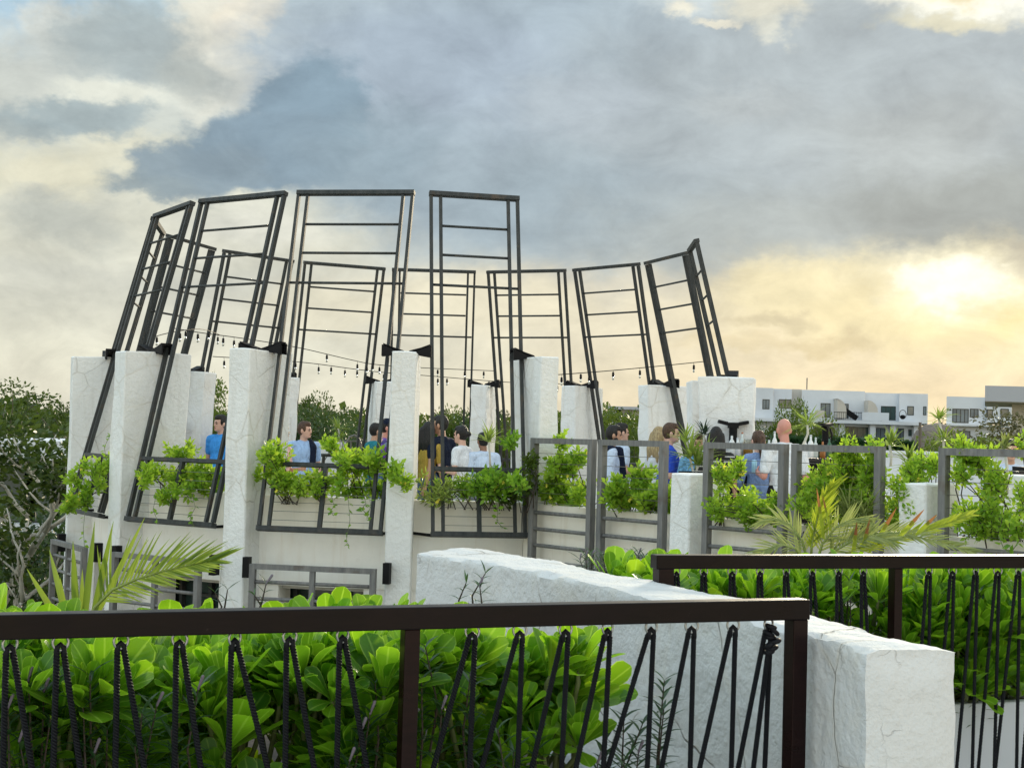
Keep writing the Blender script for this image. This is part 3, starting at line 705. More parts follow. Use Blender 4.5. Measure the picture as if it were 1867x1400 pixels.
b = bush('planter_shrub', 'long straggling shrub behind the wide middle frame, stretching on to the slim fin', [(512, 838, 32, 34, 14.8, 56), (548, 878, 36, 22, 14.8, 34), (600, 806, 26, 20, 14.9, 22), (632, 820, 30, 24, 14.9, 28), (655, 852, 42, 32, 14.8, 50), (605, 878, 44, 24, 14.7, 34), (690, 842, 38, 26, 14.6, 44), (738, 872, 16, 16, 14.2, 16), (720, 855, 20, 16, 14.4, 18), (492, 822, 18, 12, 14.6, 14), (502, 880, 10, 26, 14.5, 10)], 7, [rp(530, 15), rp(590, 15), rp(650, 15), rp(690, 15)], group=GR, flowers=26)
for k, (x0, y0, y1) in enumerate(((605, 905, 940), (634, 900, 995), (672, 895, 950), (663, 900, 935))): tendril(b, [at(x0, y0, 14.5), at(x0 + 4, (y0 + y1) / 2, 14.4), at(x0 - 3, y1 - 8, 14.35), at(x0 + 3, y1, 14.3)], 8 + k)
b = bush('planter_shrub', 'dense dark green shrub behind the narrow ladder frame', [(868, 886, 38, 18, 14.6, 50), (908, 872, 32, 22, 14.5, 46), (905, 890, 30, 18, 14.5, 30), (932, 805, 14, 30, 14.6, 14), (945, 870, 14, 30, 14.3, 14)], 20, [rp(870, 14.9), rp(910, 14.9)], group=GR, lm='vine', flowers=16)
tendril(b, [at(903, 905, 14.4), at(908, 930, 14.35), at(906, 950, 14.3), at(917, 962, 14.3)], 21)
bush('planter_shrub', 'low yellowish clump at the foot of the narrow ladder frame', [(812, 898, 34, 14, 14.7, 28), (835, 880, 26, 22, 14.8, 18), (795, 905, 14, 14, 14.5, 10)], 22, [rp(820, 14.9)], group=GR, L=.075, W=.018, lm='spiky', flowers=5)
GS = 'shrubs planted along the straight parapet'
bush('parapet_shrub', 'tall shrub with light tips inside the first straight frame', [(1018, 862, 34, 44, 14.5, 80), (1055, 900, 22, 22, 14.3, 22), (1060, 825, 20, 24, 14.4, 24), (1026, 800, 14, 20, 14.5, 16), (1000, 890, 16, 28, 14.5, 24)], 30, [rp(1020, 14.7), rp(1060, 14.5)], group=GS, flowers=10)
bush('climbing_vine', 'dark vine climbing between the tower fin and the first straight frame', [(970, 850, 10, 34, 14.5, 30), (962, 880, 6, 20, 14.4, 10)], 31, [rp(965, 14.6)], cat='vine', lm='tree2', flowers=0, L=.045)
bush('parapet_shrub', 'yellow-green shrub in front of the royal blue shirt', [(1122, 893, 24, 30, 13.6, 60), (1163, 866, 24, 26, 13.7, 46), (1205, 900, 20, 20, 13.4, 36), (1160, 908, 44, 14, 13.5, 46), (1222, 905, 20, 18, 13.3, 24)], 32, [rp(1130, 13.9), rp(1165, 13.8), rp(1205, 13.6)], group=GS, flowers=16)
bush('parapet_shrub', 'pale leaved shrub at the feet of the woman in blue, inside the third straight frame', [(1318, 858, 20, 26, 12.6, 30), (1346, 858, 22, 13, 12.6, 20), (1312, 925, 14, 24, 12.5, 18), (1375, 933, 42, 20, 12.4, 56), (1414, 915, 26, 24, 12.3, 40), (1425, 938, 18, 20, 12.1, 20)], 33, [rp(1330, 12.8), rp(1375, 12.6), rp(1415, 12.4)], group=GS, flowers=18)
b = bush('parapet_shrub', 'densest shrub on the straight parapet, filling the fourth frame to its top', [(1560, 850, 42, 32, 11.7, 90), (1512, 872, 46, 38, 11.8, 90), (1592, 818, 16, 14, 11.6, 20), (1545, 905, 56, 44, 11.7, 110), (1482, 905, 20, 44, 11.9, 34), (1588, 870, 26, 60, 11.5, 66), (1548, 818, 18, 10, 11.7, 18), (1455, 915, 18, 16, 11.8, 16)], 34, [rp(1500, 12.1), rp(1550, 11.9), rp(1590, 11.7)], group=GS, flowers=18)
bush('parapet_shrub', 'slim shrub growing between the fourth frame and the white stone post', [(1640, 900, 13, 44, 11.2, 34), (1690, 850, 30, 26, 11.5, 44), (1662, 865, 22, 22, 11.4, 24), (1700, 838, 16, 14, 11.6, 16)], 35, [rp(1640, 11.4), rp(1680, 11.6)], group=GS, flowers=8)
b = bush('parapet_shrub', 'rambling shrub at the right edge, over the frame before the man at the mixer', [(1775, 840, 46, 28, 10.9, 66), (1812, 878, 32, 32, 10.7, 50), (1765, 812, 26, 14, 10.9, 22), (1800, 930, 42, 28, 10.5, 54), (1838, 958, 32, 20, 10.3, 36), (1858, 900, 12, 30, 10.4, 20), (1856, 810, 16, 14, 10.6, 14), (1772, 958, 20, 16, 10.6, 16), (1750, 870, 18, 30, 10.9, 22)], 36, [rp(1760, 11.2), rp(1810, 10.9), rp(1850, 10.7)], group=GS, flowers=12)
tendril(b, [at(1820, 975, 10.2), at(1830, 1000, 10.1), at(1845, 1005, 10.1), at(1862, 980, 10.1)], 37)

def blade(n, c, L, W, rng, lo, hi, curl=(.1, .5), base=.02, start=None, a0=0, a1=6.283):
    az = rng.uniform(a0, a1, n); elv = rng.uniform(lo, hi, n)
    D = np.stack([np.cos(az) * np.cos(elv), np.sin(az) * np.cos(elv), np.sin(elv)], 1)
    Nup = np.stack([-np.cos(az) * np.sin(elv), -np.sin(az) * np.sin(elv), np.cos(elv)], 1)
    B = np.array(c) + D * base + rng.normal(0, base * .6, (n, 3))
    return broad_leaves(B, D, Nup, L * rng.uniform(.7, 1.1, n), np.full(n, W), rng, rng.uniform(curl[0], curl[1], n), .35, np.array([.5, .85, 1, .9, .7, .4, .04]))
def spiky(label, heads, cane, seed, lm='spiky', name='dracaena', n=34, cat='plant', W=.022, flat=False, canecol='bark'):
    rng = np.random.default_rng(seed); parts = []; root = empty(name, cane[0], label, cat)
    for c, L in heads: parts.append(blade(n, c, L, W, rng, -.15 if not flat else .2, 1.45, (.05, .45)))
    V, Fc, T, U_ = merge(parts); npmesh('leaves', V, Fc, M[lm], root, T, U_, True)
    m = MB(); m.tube(cane, .012, 7); m.build('cane', M[canecol], root, True)
spiky('two-tiered spiky plant on a thin cane beyond the man with the navy sweater', [(at(617, 782, 22), .22), (at(621, 800, 22), .17)], [at(622, 838, 22), at(621, 815, 22), at(617, 782, 22)], 40)
spiky('upright spiky green plant in front of the guest in pale blue', [(at(891, 806, 16.2), .24)], [at(894, 856, 16.2), at(893, 830, 16.2), at(891, 806, 16.2)], 41, flat=True)
spiky('dark spiky rosette against the wide right fin', [(at(1283, 792, 17.2), .20)], [at(1284, 850, 17.2), at(1283, 820, 17.2), at(1283, 792, 17.2)], 42, 'darkspiky')
spiky('light green spiky head on a curved grey cane behind the bald man', [(at(1472, 775, 14.2), .24)], [at(1458, 822, 14.2), at(1468, 803, 14.2), at(1473, 790, 14.2), at(1472, 775, 14.2)], 43)
spiky('green spiky plant over the right top corner of the fourth straight frame', [(at(1622, 812, 12.6), .17)], [at(1624, 850, 12.6), at(1625, 830, 12.6), at(1622, 812, 12.6)], 44)
spiky('yellow striped spiky plant above the right-hand stone post', [(at(1657, 842, 11.9), .19), (at(1661, 860, 11.9), .12)], [at(1662, 892, 11.9), at(1660, 865, 11.9), at(1657, 842, 11.9)], 45)
spiky('tall two-headed spiky plant in front of the thatched roof', [(at(1712, 765, 15), .19), (at(1719, 802, 15), .18)], [at(1722, 850, 15), at(1720, 805, 15), at(1712, 765, 15)], 46)
spiky('straw-coloured spiky plant inside the frame at the right edge', [(at(1832, 818, 11.3), .15)], [at(1836, 900, 11.3), at(1837, 860, 11.3), at(1832, 818, 11.3)], 47, 'palmgrey')
# potted dracaenas by the blue shirt
pr = empty('potted_plant', Vector((at(1266, 850, 15.6).x, 15.6, ZD)), 'striped spiky plant in a tall black planter beside the royal blue shirt', 'potted plant')
pc = at(1266, 868, 15.6); m = MB(); m.lathe((pc.x, pc.y, 0), [(.13, ZD), (.16, -.62), (.165, -.30), (.175, -.30), (.175, -.27), (.15, -.27), (.14, -.32), (.01, -.32)], 20); m.build('pot', M['black'], pr, True)
rng = np.random.default_rng(48); parts = [blade(40, at(1258, 835, 15.6), .34, .026, rng, .3, 1.5, (.1, .6)), blade(34, at(1272, 850, 15.6), .30, .026, rng, .2, 1.5, (.1, .6)), blade(26, at(1252, 805, 15.6), .24, .022, rng, .1, 1.5, (.1, .5)), blade(20, at(1287, 838, 15.7), .30, .022, rng, .4, 1.5, (.1, .5))]
V_, F_, T_, U_ = merge(parts); npmesh('leaves', V_, F_, M['spiky'], pr, T_, U_, True)
m = MB(); [m.tube([Vector((pc.x, pc.y, -.34)), at(x, y, 15.6)], .012, 6) for x, y in ((1258, 835), (1272, 850), (1252, 805))]; m.build('cane', M['bark'], pr)
# dry grass clump inside the fourth frame
rng = np.random.default_rng(49); gr_ = empty('dry_grass_clump', rp(1540, 11.6), 'tuft of straw-coloured dry grass among the densest parapet shrub', 'grass clump')
parts = [blade(70, at(1545, 945, 11.5), .42, .012, rng, .5, 1.5, (.2, .9)), blade(40, at(1575, 945, 11.4), .36, .012, rng, .5, 1.5, (.2, .9))]
V_, F_, T_, U_ = merge(parts); npmesh('blades', V_, F_, M['palmgrey'], gr_, T_, U_)
for k, (x, lab, mt) in enumerate(((512, 'terracotta', 'whiterender'),)): pass

# ---- string lights -----------------------------------------------------------
def cable(label, pts, bulbs, seed):
    root = empty('string_light', pts[0], label, 'string lights'); m = MB(); P = [Vector(p) for p in pts]
    def cr(t):
        n = len(P) - 1; i = min(int(t * n), n - 1); f = t * n - i
        p0, p1, p2, p3 = P[max(i - 1, 0)], P[i], P[i + 1], P[min(i + 2, n)]
        return .5 * ((2 * p1) + (p2 - p0) * f + (2 * p0 - 5 * p1 + 4 * p2 - p3) * f * f + (3 * p1 - p0 - 3 * p2 + p3) * f ** 3)
    m.tube([cr(i / 48) for i in range(49)], .0055, 5); m.build('cable', M['black'], root)
    r = random.Random(seed)
    for t in bulbs:
        p = cr(t); dz = Vector((r.uniform(-.006, .006), 0, -r.uniform(.01, .05)))
        m = MB(); m.tube([p, p + dz], .003, 4); q = p + dz; m.lathe(q, [(.006, 0), (.014, -.006), (.016, -.055), (.012, -.06)], 8); bo = m.build('socket', M['black'], root, True)
        m = MB(); m.lathe(q, [(.008, -.06), (.012, -.068), (.015, -.084), (.012, -.098), (.004, -.104)], 10); m.build('bulb', M['clear'], bo, True)
cable('string of bulbs sagging from the left frames across the middle of the ring', [at(309, 597, 16.4), at(362, 606, 17), at(450, 618, 18), at(545, 634, 19), at(640, 656, 20), at(690, 665, 20.5), at(780, 671, 21.3), at(900, 676, 22)], [.07, .14, .22, .25, .3, .38, .5, .6, .66, .69, .72, .8, .83, .88, .93, .97], 1)
cable('lower string of bulbs hanging behind the wide middle frame and the slim fin', [at(388, 650, 19), at(545, 660, 20), at(640, 672, 20.6), at(700, 679, 21), at(780, 685, 21.5), at(930, 697, 22), at(1040, 700, 22.4)], [.03, .16, .22, .26, .31, .36, .5, .62, .69, .71, .79, .86, .88, .95], 2)
cable('string of bulbs rising to the frames on the right of the ring', [at(940, 688, 17), at(1060, 680, 17.6), at(1165, 671, 18.3), at(1285, 659, 19)], [.1, .24, .33, .38, .52, .67, .92], 3)
cable('short string of bulbs at the far left of the ring', [at(255, 632, 17), at(292, 611, 17.4), at(362, 600, 18.5), at(400, 610, 20)], [.3, .55, .8, .95], 4)

# ---- bar, heaters, small things ----------------------------------------------
YB = 17.4
def atY(x, Y): return at(x, 815, Y).x
bar = empty('bar_counter', (atY(1400, YB), YB, ZD), 'black bar counter under the bottles, behind the woman in blue', 'bar')
x0, x1 = atY(1318, YB), atY(1545, YB)
m = MB(); m.abox(x0, x1, YB, YB + .32, ZD, -.15); m.build('front', M['black'], bar)
m = MB(); m.abox(x0 - .04, x1 + .04, YB - .06, YB + .36, -.147, -.10); bevel(m.build('counter_top', M['blacksheen'], bar), .008)
m = MB(); m.abox(x0, x1, YB - .05, YB - .003, -.62, -.58); m.build('shelf', M['blacksheen'], bar)
BT = [('clear', 'whiterender'), ('whitepetal', 'black'), ('clear', 'blacksheen'), ('bwhite', 'chrome')]
def bottle(px, h, r, mt, label, Y=YB + .2, cap='black'):
    x = atY(px, Y); b = empty('bottle', (x, Y, -.10), label, 'bottle', 'bottles on the bar counter')
    m = MB(); m.lathe((x, Y, -.098), [(r * .95, 0), (r, .01), (r, h * .58), (r * .75, h * .68), (r * .34, h * .78), (r * .34, h * .95)], 12); m.build('glass', mt, b, True)
    m = MB(); m.lathe((x, Y, -.098), [(r * .4, h * .95), (r * .4, h), (r * .2, h + .004)], 10); m.build('cap', M[cap], b, True)
wg = plain('white_bottle', (.72, .73, .72), .35, 0, .05); gg = plain('green_bottle', (.03, .10, .05), .15, 0, .1); am = plain('amber_bottle', (.35, .12, .02), .15, 0, .1); pl = plain('pale_bottle', (.55, .60, .58), .2, 0, .05)
for k, (px, h, r, mt, lab, cp) in enumerate(((1334, .26, .04, wg, 'white bottle right under the stem of the left black heater', 'black'), (1345, .22, .045, wg, 'squat white bottle beside the left heater stem', 'bwhite'), (1353, .29, .035, pl, 'tall pale bottle left of the orange jug', 'terracotta'),
    (1412, .31, .034, wg, 'tall white bottle just left of the bald man', 'bwhite'), (1402, .22, .04, pl, 'pale bottle by the ponytail of the woman in blue', 'black'), (1468, .24, .036, wg, 'white bottle just right of the bald man', 'bwhite'), (1478, .28, .04, wg, 'white rounded bottle over the gap between the two straight frames', 'bwhite'),
    (1487, .25, .034, pl, 'pale bottle third from the bald man on his right', 'bwhite'), (1500, .22, .036, am, 'amber bottle near the right end of the bar', 'black'), (1512, .26, .034, gg, 'green bottle at the right end of the bar', 'black'))):
    bottle(px, h, r, mt, lab, YB + .05 + .1 * (k % 3), cp)
x = atY(1364, YB + .15); jg = empty('juice_jug', (x, YB + .15, -.1), 'clear jug of orange juice on the bar', 'jug')
m = MB(); m.lathe((x, YB + .15, -.097), [(.05, 0), (.055, .02), (.055, .13), (.045, .16)], 14); m.build('juice', plain('orange_juice', (.85, .42, .02), .3, 0, .08), jg, True)
m = MB(); m.lathe((x, YB + .15, -.098), [(.055, 0), (.062, .02), (.06, .15), (.05, .19), (.055, .21)], 14); m.build('glass', M['clear'], jg, True)
def heater(px, ptop, Y, rot, label, wing, scale=1.):
    c = at(px, ptop, Y); r = empty('patio_heater', (c.x, Y, ZD), label, 'heater'); e = Vector((math.cos(rot), math.sin(rot), 0)); n = Vector((-e.y, e.x, 0)); s = scale
    m = MB(); m.tube([(c.x, c.y, ZD + .03), (c.x, c.y, c.z - .30 * s)], .022, 10); m.build('pole', M['black'], r, True)
    m = MB(); m.lathe((c.x, c.y, ZD), [(.12, 0), (.12, .02), (.05, .05), (.03, .06)], 20); m.build('base', M['black'], r, True)
    m = MB(); m.tube([(c.x, c.y, c.z - .31 * s), (c.x, c.y, c.z - .05 * s)], [.05 * s, .052 * s], 12); m.box((c.x, c.y, c.z - .03 * s), e * .06 * s, n * .05 * s, (0, 0, .035 * s)); m.build('stem', M['black'], r)
    for q in (-1, 1):
        m = MB(); a = c + e * (q * .05 * s) + Vector((0, 0, -.02 * s)); b = c + e * (q * wing) + Vector((0, 0, .012))
        m.bar(a, b, .10 * s, .036 * s, (0, 0, 1)); m.bar(a + (b - a) * .15 + Vector((0, 0, .02 * s)), b + Vector((0, 0, .018 * s)), .07 * s, .014 * s, (0, 0, 1)); bevel(m.build('reflector', M['black'], r), .008)
    return r, c, e
heater(1337, 771, 17.86, R(4), 'black T-shaped heater standing before the wide right fin', .19)
r_, c_, e_ = heater(1505, 774, 18.2, R(60), 'black heater with a looped cable, right of the bald man', .22, .8)
m = MB(); m.tube([c_ + Vector((.05, -.05, -.05)), c_ + Vector((.075, -.05, -.14)), c_ + Vector((.05, -.05, -.22)), c_ + Vector((.0, -.05, -.20))], .012, 8); m.build('cable', M['black'], r_, True)
mx = at(1862, 860, 14.2); dj = empty('mixer_table', (mx.x + .2, mx.y, ZD), 'black topped table with a mixer, in front of the man at the right edge', 'table')
m = MB(); m.abox(mx.x - .09, mx.x + .7, mx.y - .2, mx.y + .25, mx.z - .04, mx.z); m.build('table_top', M['blacksheen'], dj)
m = MB(); m.abox(mx.x - .02, mx.x + .5, mx.y - .1, mx.y + .2, mx.z + .002, mx.z + .05); m.build('mixer', M['black'], dj)
m = MB(); m.abox(mx.x - .06, mx.x + .67, mx.y - .17, mx.y + .22, ZD, mx.z - .042); m.build('table_cloth', cloth('grey_cloth', (.33, .35, .40)), dj)
# walls and rails beyond the deck
bw = empty('rooftop_wall', (atY(637, 27), 27, ZD), 'low white rooftop wall beyond the two-tiered spiky plant', 'wall')
m = MB(); m.abox(atY(575, 27), atY(630, 27), 27, 27.3, ZD, -.10); m.abox(atY(630.5, 27), atY(720, 27), 27.0, 27.25, ZD, -.32); m.build('wall', M['bwhite'], bw)
m = MB(); [m.tube([at(x, 832, 26.8), at(x, 803, 26.8)], .012, 6) for x in (625, 640, 655, 670)]; m.tube([at(618, 804, 26.8), at(690, 804, 26.8)], .014, 6); m.tube([at(633, 832, 26.8), at(632, 806, 26.8), at(638, 796, 26.8), at(646, 793, 26.8), at(654, 797, 26.8), at(658, 808, 26.8), at(658, 832, 26.8)], .018, 8); m.build('handrail', M['wire'], bw)
tw = empty('terrace_wall', (atY(1720, 23), 23, ZD), 'long low white wall at the back of the terrace, right of the hedge', 'wall')
m = MB(); m.abox(atY(1560, 23), atY(1960, 23), 23, 23.25, ZD, -.03); m.build('wall', M['bwhite'], tw)
m = MB(); m.abox(atY(1560, 23) - .03, atY(1960, 23) + .03, 22.95, 23.3, -.027, .03); m.build('coping', M['bwhite'], tw)
wp = empty('timber_post', (atY(1677, 20), 20, ZD), 'brown timber post standing left of the thatched roof', 'post')
m = MB(); m.tube([(atY(1677, 20), 20, ZD), (atY(1677, 20), 20, at(1677, 770, 20).z)], .02, 10); m.build('post_shaft', M['barkd'], wp)
# ---- people -------------------------------------------------------------------
SK = {'light': plain('light_skin', (.60, .36, .27), .55, 0, .06), 'tan': plain('tan_skin', (.50, .28, .18), .55, 0, .06), 'brown': plain('brown_skin', (.26, .13, .08), .55, 0, .06), 'pink': plain('pink_skin', (.56, .25, .19), .5, 0, .06)}
def hairmat(name, lo, hi):
    m, nt, p = mat(name); n = nt.noise(nt.vmath('MULTIPLY', worldpos(nt), (90., 90., 9.)), 1., 4, .6)
    nt.put(p.inputs['Base Color'], nt.mix(nt.rng(n, .35, .65), lo, hi)); p.inputs['Roughness'].default_value = .5; p.inputs['Specular IOR Level'].default_value = .35; nt.put(p.inputs['Normal'], nt.bump(n, .8, .015)); return m
HR = {'black': hairmat('black_hair', (.004, .0035, .003), (.018, .014, .012)), 'brown': hairmat('brown_hair', (.028, .013, .007), (.11, .055, .028)), 'blonde': hairmat('blonde_hair', (.20, .13, .06), (.55, .42, .22))}
eyem = plain('eye_dark', (.02, .015, .012), .3); lipm = plain('lip', (.42, .16, .13), .5)
def remesh(o, vox, sm=4):
    r = o.modifiers.new('remesh', 'REMESH'); r.mode = 'VOXEL'; r.voxel_size = vox; r.use_smooth_shade = True
    s = o.modifiers.new('smooth', 'SMOOTH'); s.factor = .5; s.iterations = sm; return o
def hand(m, wr, d, n, s, curl=.5):
    d = d.normalized(); x = d.cross(n).normalized(); n = x.cross(d).normalized()
    m.ell(wr + d * .05 * s, (.040 * s, .016 * s, .050 * s), Matrix((x, n, d)).transposed(), 10, 7)
    for k, (ox, L) in enumerate(((-.030, .062), (-.010, .074), (.011, .070), (.031, .055))):
        p = wr + (d * .088 + x * ox) * s; q = p + (d * math.cos(curl * .6) + n * math.sin(curl * .6)) * (L * .55 * s); e = q + (d * math.cos(curl * 1.7) + n * math.sin(curl * 1.7)) * (L * .5 * s)
        m.cap(p, .0098 * s, q, .009 * s, 6); m.cap(q, .009 * s, e, .0075 * s, 6)
    p = wr + (d * .03 - x * .036) * s; q = p + (d * .6 - x * .6 + n * .4) * (.040 * s); e = q + (d * .9 - x * .1 + n * .4) * (.032 * s)
    m.cap(p, .012 * s, q, .0105 * s, 6); m.cap(q, .0105 * s, e, .0085 * s, 6)
V3 = Vector
def person(px, ytop, Y, yaw, label, skin='light', hair='black', hs='short', top='shirt', topm=None, botm=None, bot='trousers', arms=('down', 'down'), fem=False, head=0., sleeve=.6, beard=False, sweater=None, drape=None, cap=None, lean=0., seed=0):
    zt = at(px, ytop, Y).z; H = zt - ZD; s = H / 1.76; base = Vector((at(px, ytop, Y).x, Y, ZD))
    root = empty('person', base, label, 'person'); Rz = Matrix.Rotation(yaw, 3, 'Z')
    def G(p): return base + Rz @ (Vector(p) * s)
    sw = .165 if fem else .195; hw = .095 if fem else .09; tw = .125 if fem else .15
    mb = MB(); ms = MB(); mt_ = MB()
    E_ = lambda m, c, r, rot=None: m.ell(G(c), tuple(q * s for q in r), Rz @ rot if rot else Rz, 14, 9)
    C_ = lambda m, a, ra, b, rb: m.cap(G(a), ra * s, G(b), rb * s, 10)
    E_(mb, (0, 0, .97), (tw + .02, .115, .13)); E_(mb, (0, 0, 1.12), (tw - .01, .10, .15)); E_(mb, (0, .005, 1.29), (tw + .02, .115, .18)); C_(mb, (-sw + .03, -.01, 1.42), .062, (sw - .03, -.01, 1.42), .062)
    C_(mb, (0, -.015, 1.42), .060, (0, .0, 1.56), .050)
    E_(mb, (0, -.015, 1.445), (.105, .07, .06)); E_(ms, (0, -.015, 1.447), (.118, .078, .062))
    hr = Matrix.Rotation(head, 3, 'Z'); hc = Vector((0, .02, 1.635))
    def HP(v): q = hr @ Vector(v); return (hc.x + q.x, hc.y + q.y, hc.z + q.z)
    E_(mb, HP((0, -.006, .032)), (.074, .094, .092), hr); E_(mb, HP((0, .012, -.02)), (.064, .078, .088), hr); E_(mb, HP((0, .028, -.058)), (.052, .062, .062), hr); E_(mb, HP((0, .096, -.018)), (.013, .02, .024), hr); E_(mb, HP((0, .085, .022)), (.05, .014, .012), hr); E_(mb, HP((0, .078, -.088)), (.025, .02, .018), hr)
    for q in (-1, 1): E_(mb, HP((q * .074, -.006, -.008)), (.020, .022, .036), hr)
    AR = {'down': ((.05, -.03, -.29), (.03, .06, -.26)), 'bent': ((.05, -.02, -.29), (-.04, .24, .03)), 'low': ((.06, .0, -.29), (-.08, .20, -.12)), 'up': ((.07, .05, -.27), (-.05, .20, .16)), 'out': ((.12, .14, -.22), (.06, .26, -.02)), 'hip': ((.14, -.05, -.26), (-.16, .06, -.16)), 'cross': ((.05, .04, -.27), (-.24, .14, .03))}
    for q, kind in ((-1, arms[0]), (1, arms[1])):
        u, f = AR[kind]; sh = Vector((q * (sw + .005), -.01, 1.41)); el_ = sh + Vector((q * u[0], u[1], u[2])); wr = el_ + Vector((q * f[0], f[1], f[2])); k = .88 if fem else 1
        C_(mb, sh, .052 * k, el_, .041 * k); C_(mb, el_, .041 * k, wr, .028 * k)
        hand(mb, G(wr), Rz @ (wr - el_), Rz @ Vector((-q, 0, .1)), s)
        if top != 'tank':
            e2 = sh.lerp(el_, min(1, sleeve)); C_(ms, sh, .068 * k, e2, (.062 if sleeve < 1 else .052) * k)
            if sleeve > 1: C_(ms, el_, .052 * k, el_.lerp(wr, sleeve - 1), .042 * k)
    for q in (-1, 1):
        hp = (q * hw, 0, .94); kn = (q * (hw + .01), .02, .50); an = (q * (hw + .015), -.02, .09)
        C_(mb, hp, .088, kn, .058); C_(mb, kn, .058, an, .036); C_(mb, (q * (hw + .015), -.03, .04), .036, (q * (hw + .03), .15, .03), .028)
        if bot == 'trousers': C_(mt_, hp, .10, kn, .075); C_(mt_, kn, .075, (an[0], an[1], .12), .062)
        elif bot == 'shorts': C_(mt_, hp, .105, (kn[0], .01, .56), .085)
    if bot in ('trousers', 'shorts'): E_(mt_, (0, 0, .965), (tw + .036, .13, .13))
    # clothes
    E_(ms, (0, 0, 1.13), (tw + .016, .122, .20)); E_(ms, (0, .005, 1.29), (tw + .034, .13, .185)); C_(ms, (-sw + .03, -.01, 1.415), .073, (sw - .03, -.01, 1.415), .073); C_(ms, (0, 0, 1.13), tw - .0, (0, 0, .99), tw + .018) if not fem else E_(ms, (0, 0, 1.0), (tw + .03, .125, .16))
    if bot == 'dress':
        ms.lathe(G((0, 0, 0)), [((tw + .02) * s, 1.08 * s), ((tw + .045) * s, .92 * s), ((tw + .07) * s, .7 * s), ((tw + .10) * s, .42 * s), ((tw + .08) * s, .42 * s)], 18)
    remesh(mb.build('body', SK[skin], root), .0085 if s > .9 else .008, 3)
    remesh(ms.build('dress' if bot == 'dress' else 'shirt', topm, root), .013, 5)
    if bot != 'dress': remesh(mt_.build(bot, botm, root), .013, 5)
    if hs != 'bald':
        m = MB(); E_(m, HP((0, -.022, .030)), (.082, .092, .112), hr); E_(m, HP((0, .02, .085)), (.066, .075, .052), hr)
        for q in (-1, 1): E_(m, HP((q * .066, .008, .03)), (.018, .035, .05), hr)
        if hs == 'long':
            rs = random.Random(int(px)); 
            for q in (-.055, -.02, .015, .05): C_(m, HP((q, -.06, .02)), .055, HP((q * 1.5, -.10, -.16)), .046); C_(m, HP((q * 1.5, -.10, -.16)), .046, HP((q * 1.7 + rs.uniform(-.02, .02), -.105, -.30 + rs.uniform(-.06, .05))), .016)
            for q in (-1, 1): C_(m, HP((q * .065, -.01, .03)), .034, HP((q * .09, -.05, -.14)), .032); C_(m, HP((q * .09, -.05, -.14)), .032, HP((q * .085, -.03 + rs.uniform(-.03, .03), -.28)), .012)
        if hs == 'bun': E_(m, HP((0, -.125, .02)), (.04, .04, .042))
        if hs == 'pony': C_(m, HP((0, -.10, .04)), .045, HP((0, -.135, -.10)), .042); C_(m, HP((0, -.135, -.10)), .042, HP((.02, -.12, -.26)), .02)
        o = remesh(m.build('hair', HR[hair], root), .010, 2)
    if beard:
        m = MB(); E_(m, HP((0, .046, -.085)), (.05, .05, .04), hr); 
        for q in (-1, 1): E_(m, HP((q * .055, .02, -.06)), (.016, .035, .04), hr)
        remesh(m.build('beard', HR[hair], root), .009, 1)
    for q in (-1, 1):
        m = MB(); E_(m, HP((q * .030, .0865, .002)), (.011, .008, .008), hr); m.build('eye', eyem, root, True)
        m = MB(); E_(m, HP((q * .031, .094, .026)), (.020, .008, .005), hr); m.build('eyebrow', HR[hair], root, True)
    m = MB(); E_(m, HP((0, .0935, -.063)), (.022, .009, .007), hr); m.build('mouth', lipm, root, True)
    if sweater:
        m = MB(); C_(m, (-sw + .0, -.03, 1.455), .06, (sw - .02, -.03, 1.455), .06); C_(m, (.10, .09, 1.44), .055, (.07, .15, 1.12), .045); C_(m, (-.10, .09, 1.44), .055, (-.05, .15, 1.20), .045); E_(m, (0, -.10, 1.33), (.14, .05, .14)); C_(m, (.12, -.02, 1.45), .05, (.10, .09, 1.44), .055); C_(m, (-.12, -.02, 1.45), .05, (-.10, .09, 1.44), .055)
        remesh(m.build('sweater', sweater, root), .012, 4)
    if drape:
        m = MB(); C_(m, (-.10, -.08, 1.40), .05, (-.11, .0, 1.47), .045); C_(m, (-.11, .0, 1.47), .045, (-.10, .12, 1.40), .05); C_(m, (-.10, .12, 1.40), .05, (-.09, .145, 1.16), .045)
        remesh(m.build('sweater', drape, root), .010, 3)
    if cap:
        m = MB(); E_(m, HP((0, -.006, .055)), (.083, .10, .085), hr); E_(m, HP((0, .10, .055)), (.065, .075, .012), hr); remesh(m.build('cap', cap, root), .009, 2)
    return root, G
navy = cloth('navy_cloth', (.008, .013, .032)); white = cloth('white_cloth', (.74, .76, .79), .05); lblue = cloth('light_blue_cloth', (.36, .52, .78), .08); pblue = cloth('pale_blue_cloth', (.58, .68, .84), .06)
bblue = cloth('bright_blue_cloth', (.06, .32, .80)); royal = cloth('royal_blue_cloth', (.03, .08, .50)); denim = cloth('denim', (.08, .14, .24), .2); khaki = cloth('khaki', (.42, .34, .22)); blackc = cloth('black_cloth', (.012, .012, .014)); greyw = cloth('grey_white_cloth', (.55, .57, .58)); turq = cloth('turquoise_cloth', (.10, .52, .52)); pink = cloth('pink_cloth', (.68, .42, .38)); grey = cloth('grey_trousers', (.20, .22, .25)); mustard = cloth('mustard_cloth', (.40, .27, .05)); dbl = cloth('blue_grey_cloth', (.22, .32, .54), .12); teal = cloth('teal_cloth', (.02, .20, .24))
hw_, hn, hp = mat('tropical_print'); vv = hn.new('ShaderNodeTexVoronoi', feature='F1'); hn.put(vv.inputs['Vector'], worldpos(hn)); vv.inputs['Scale'].default_value = 16
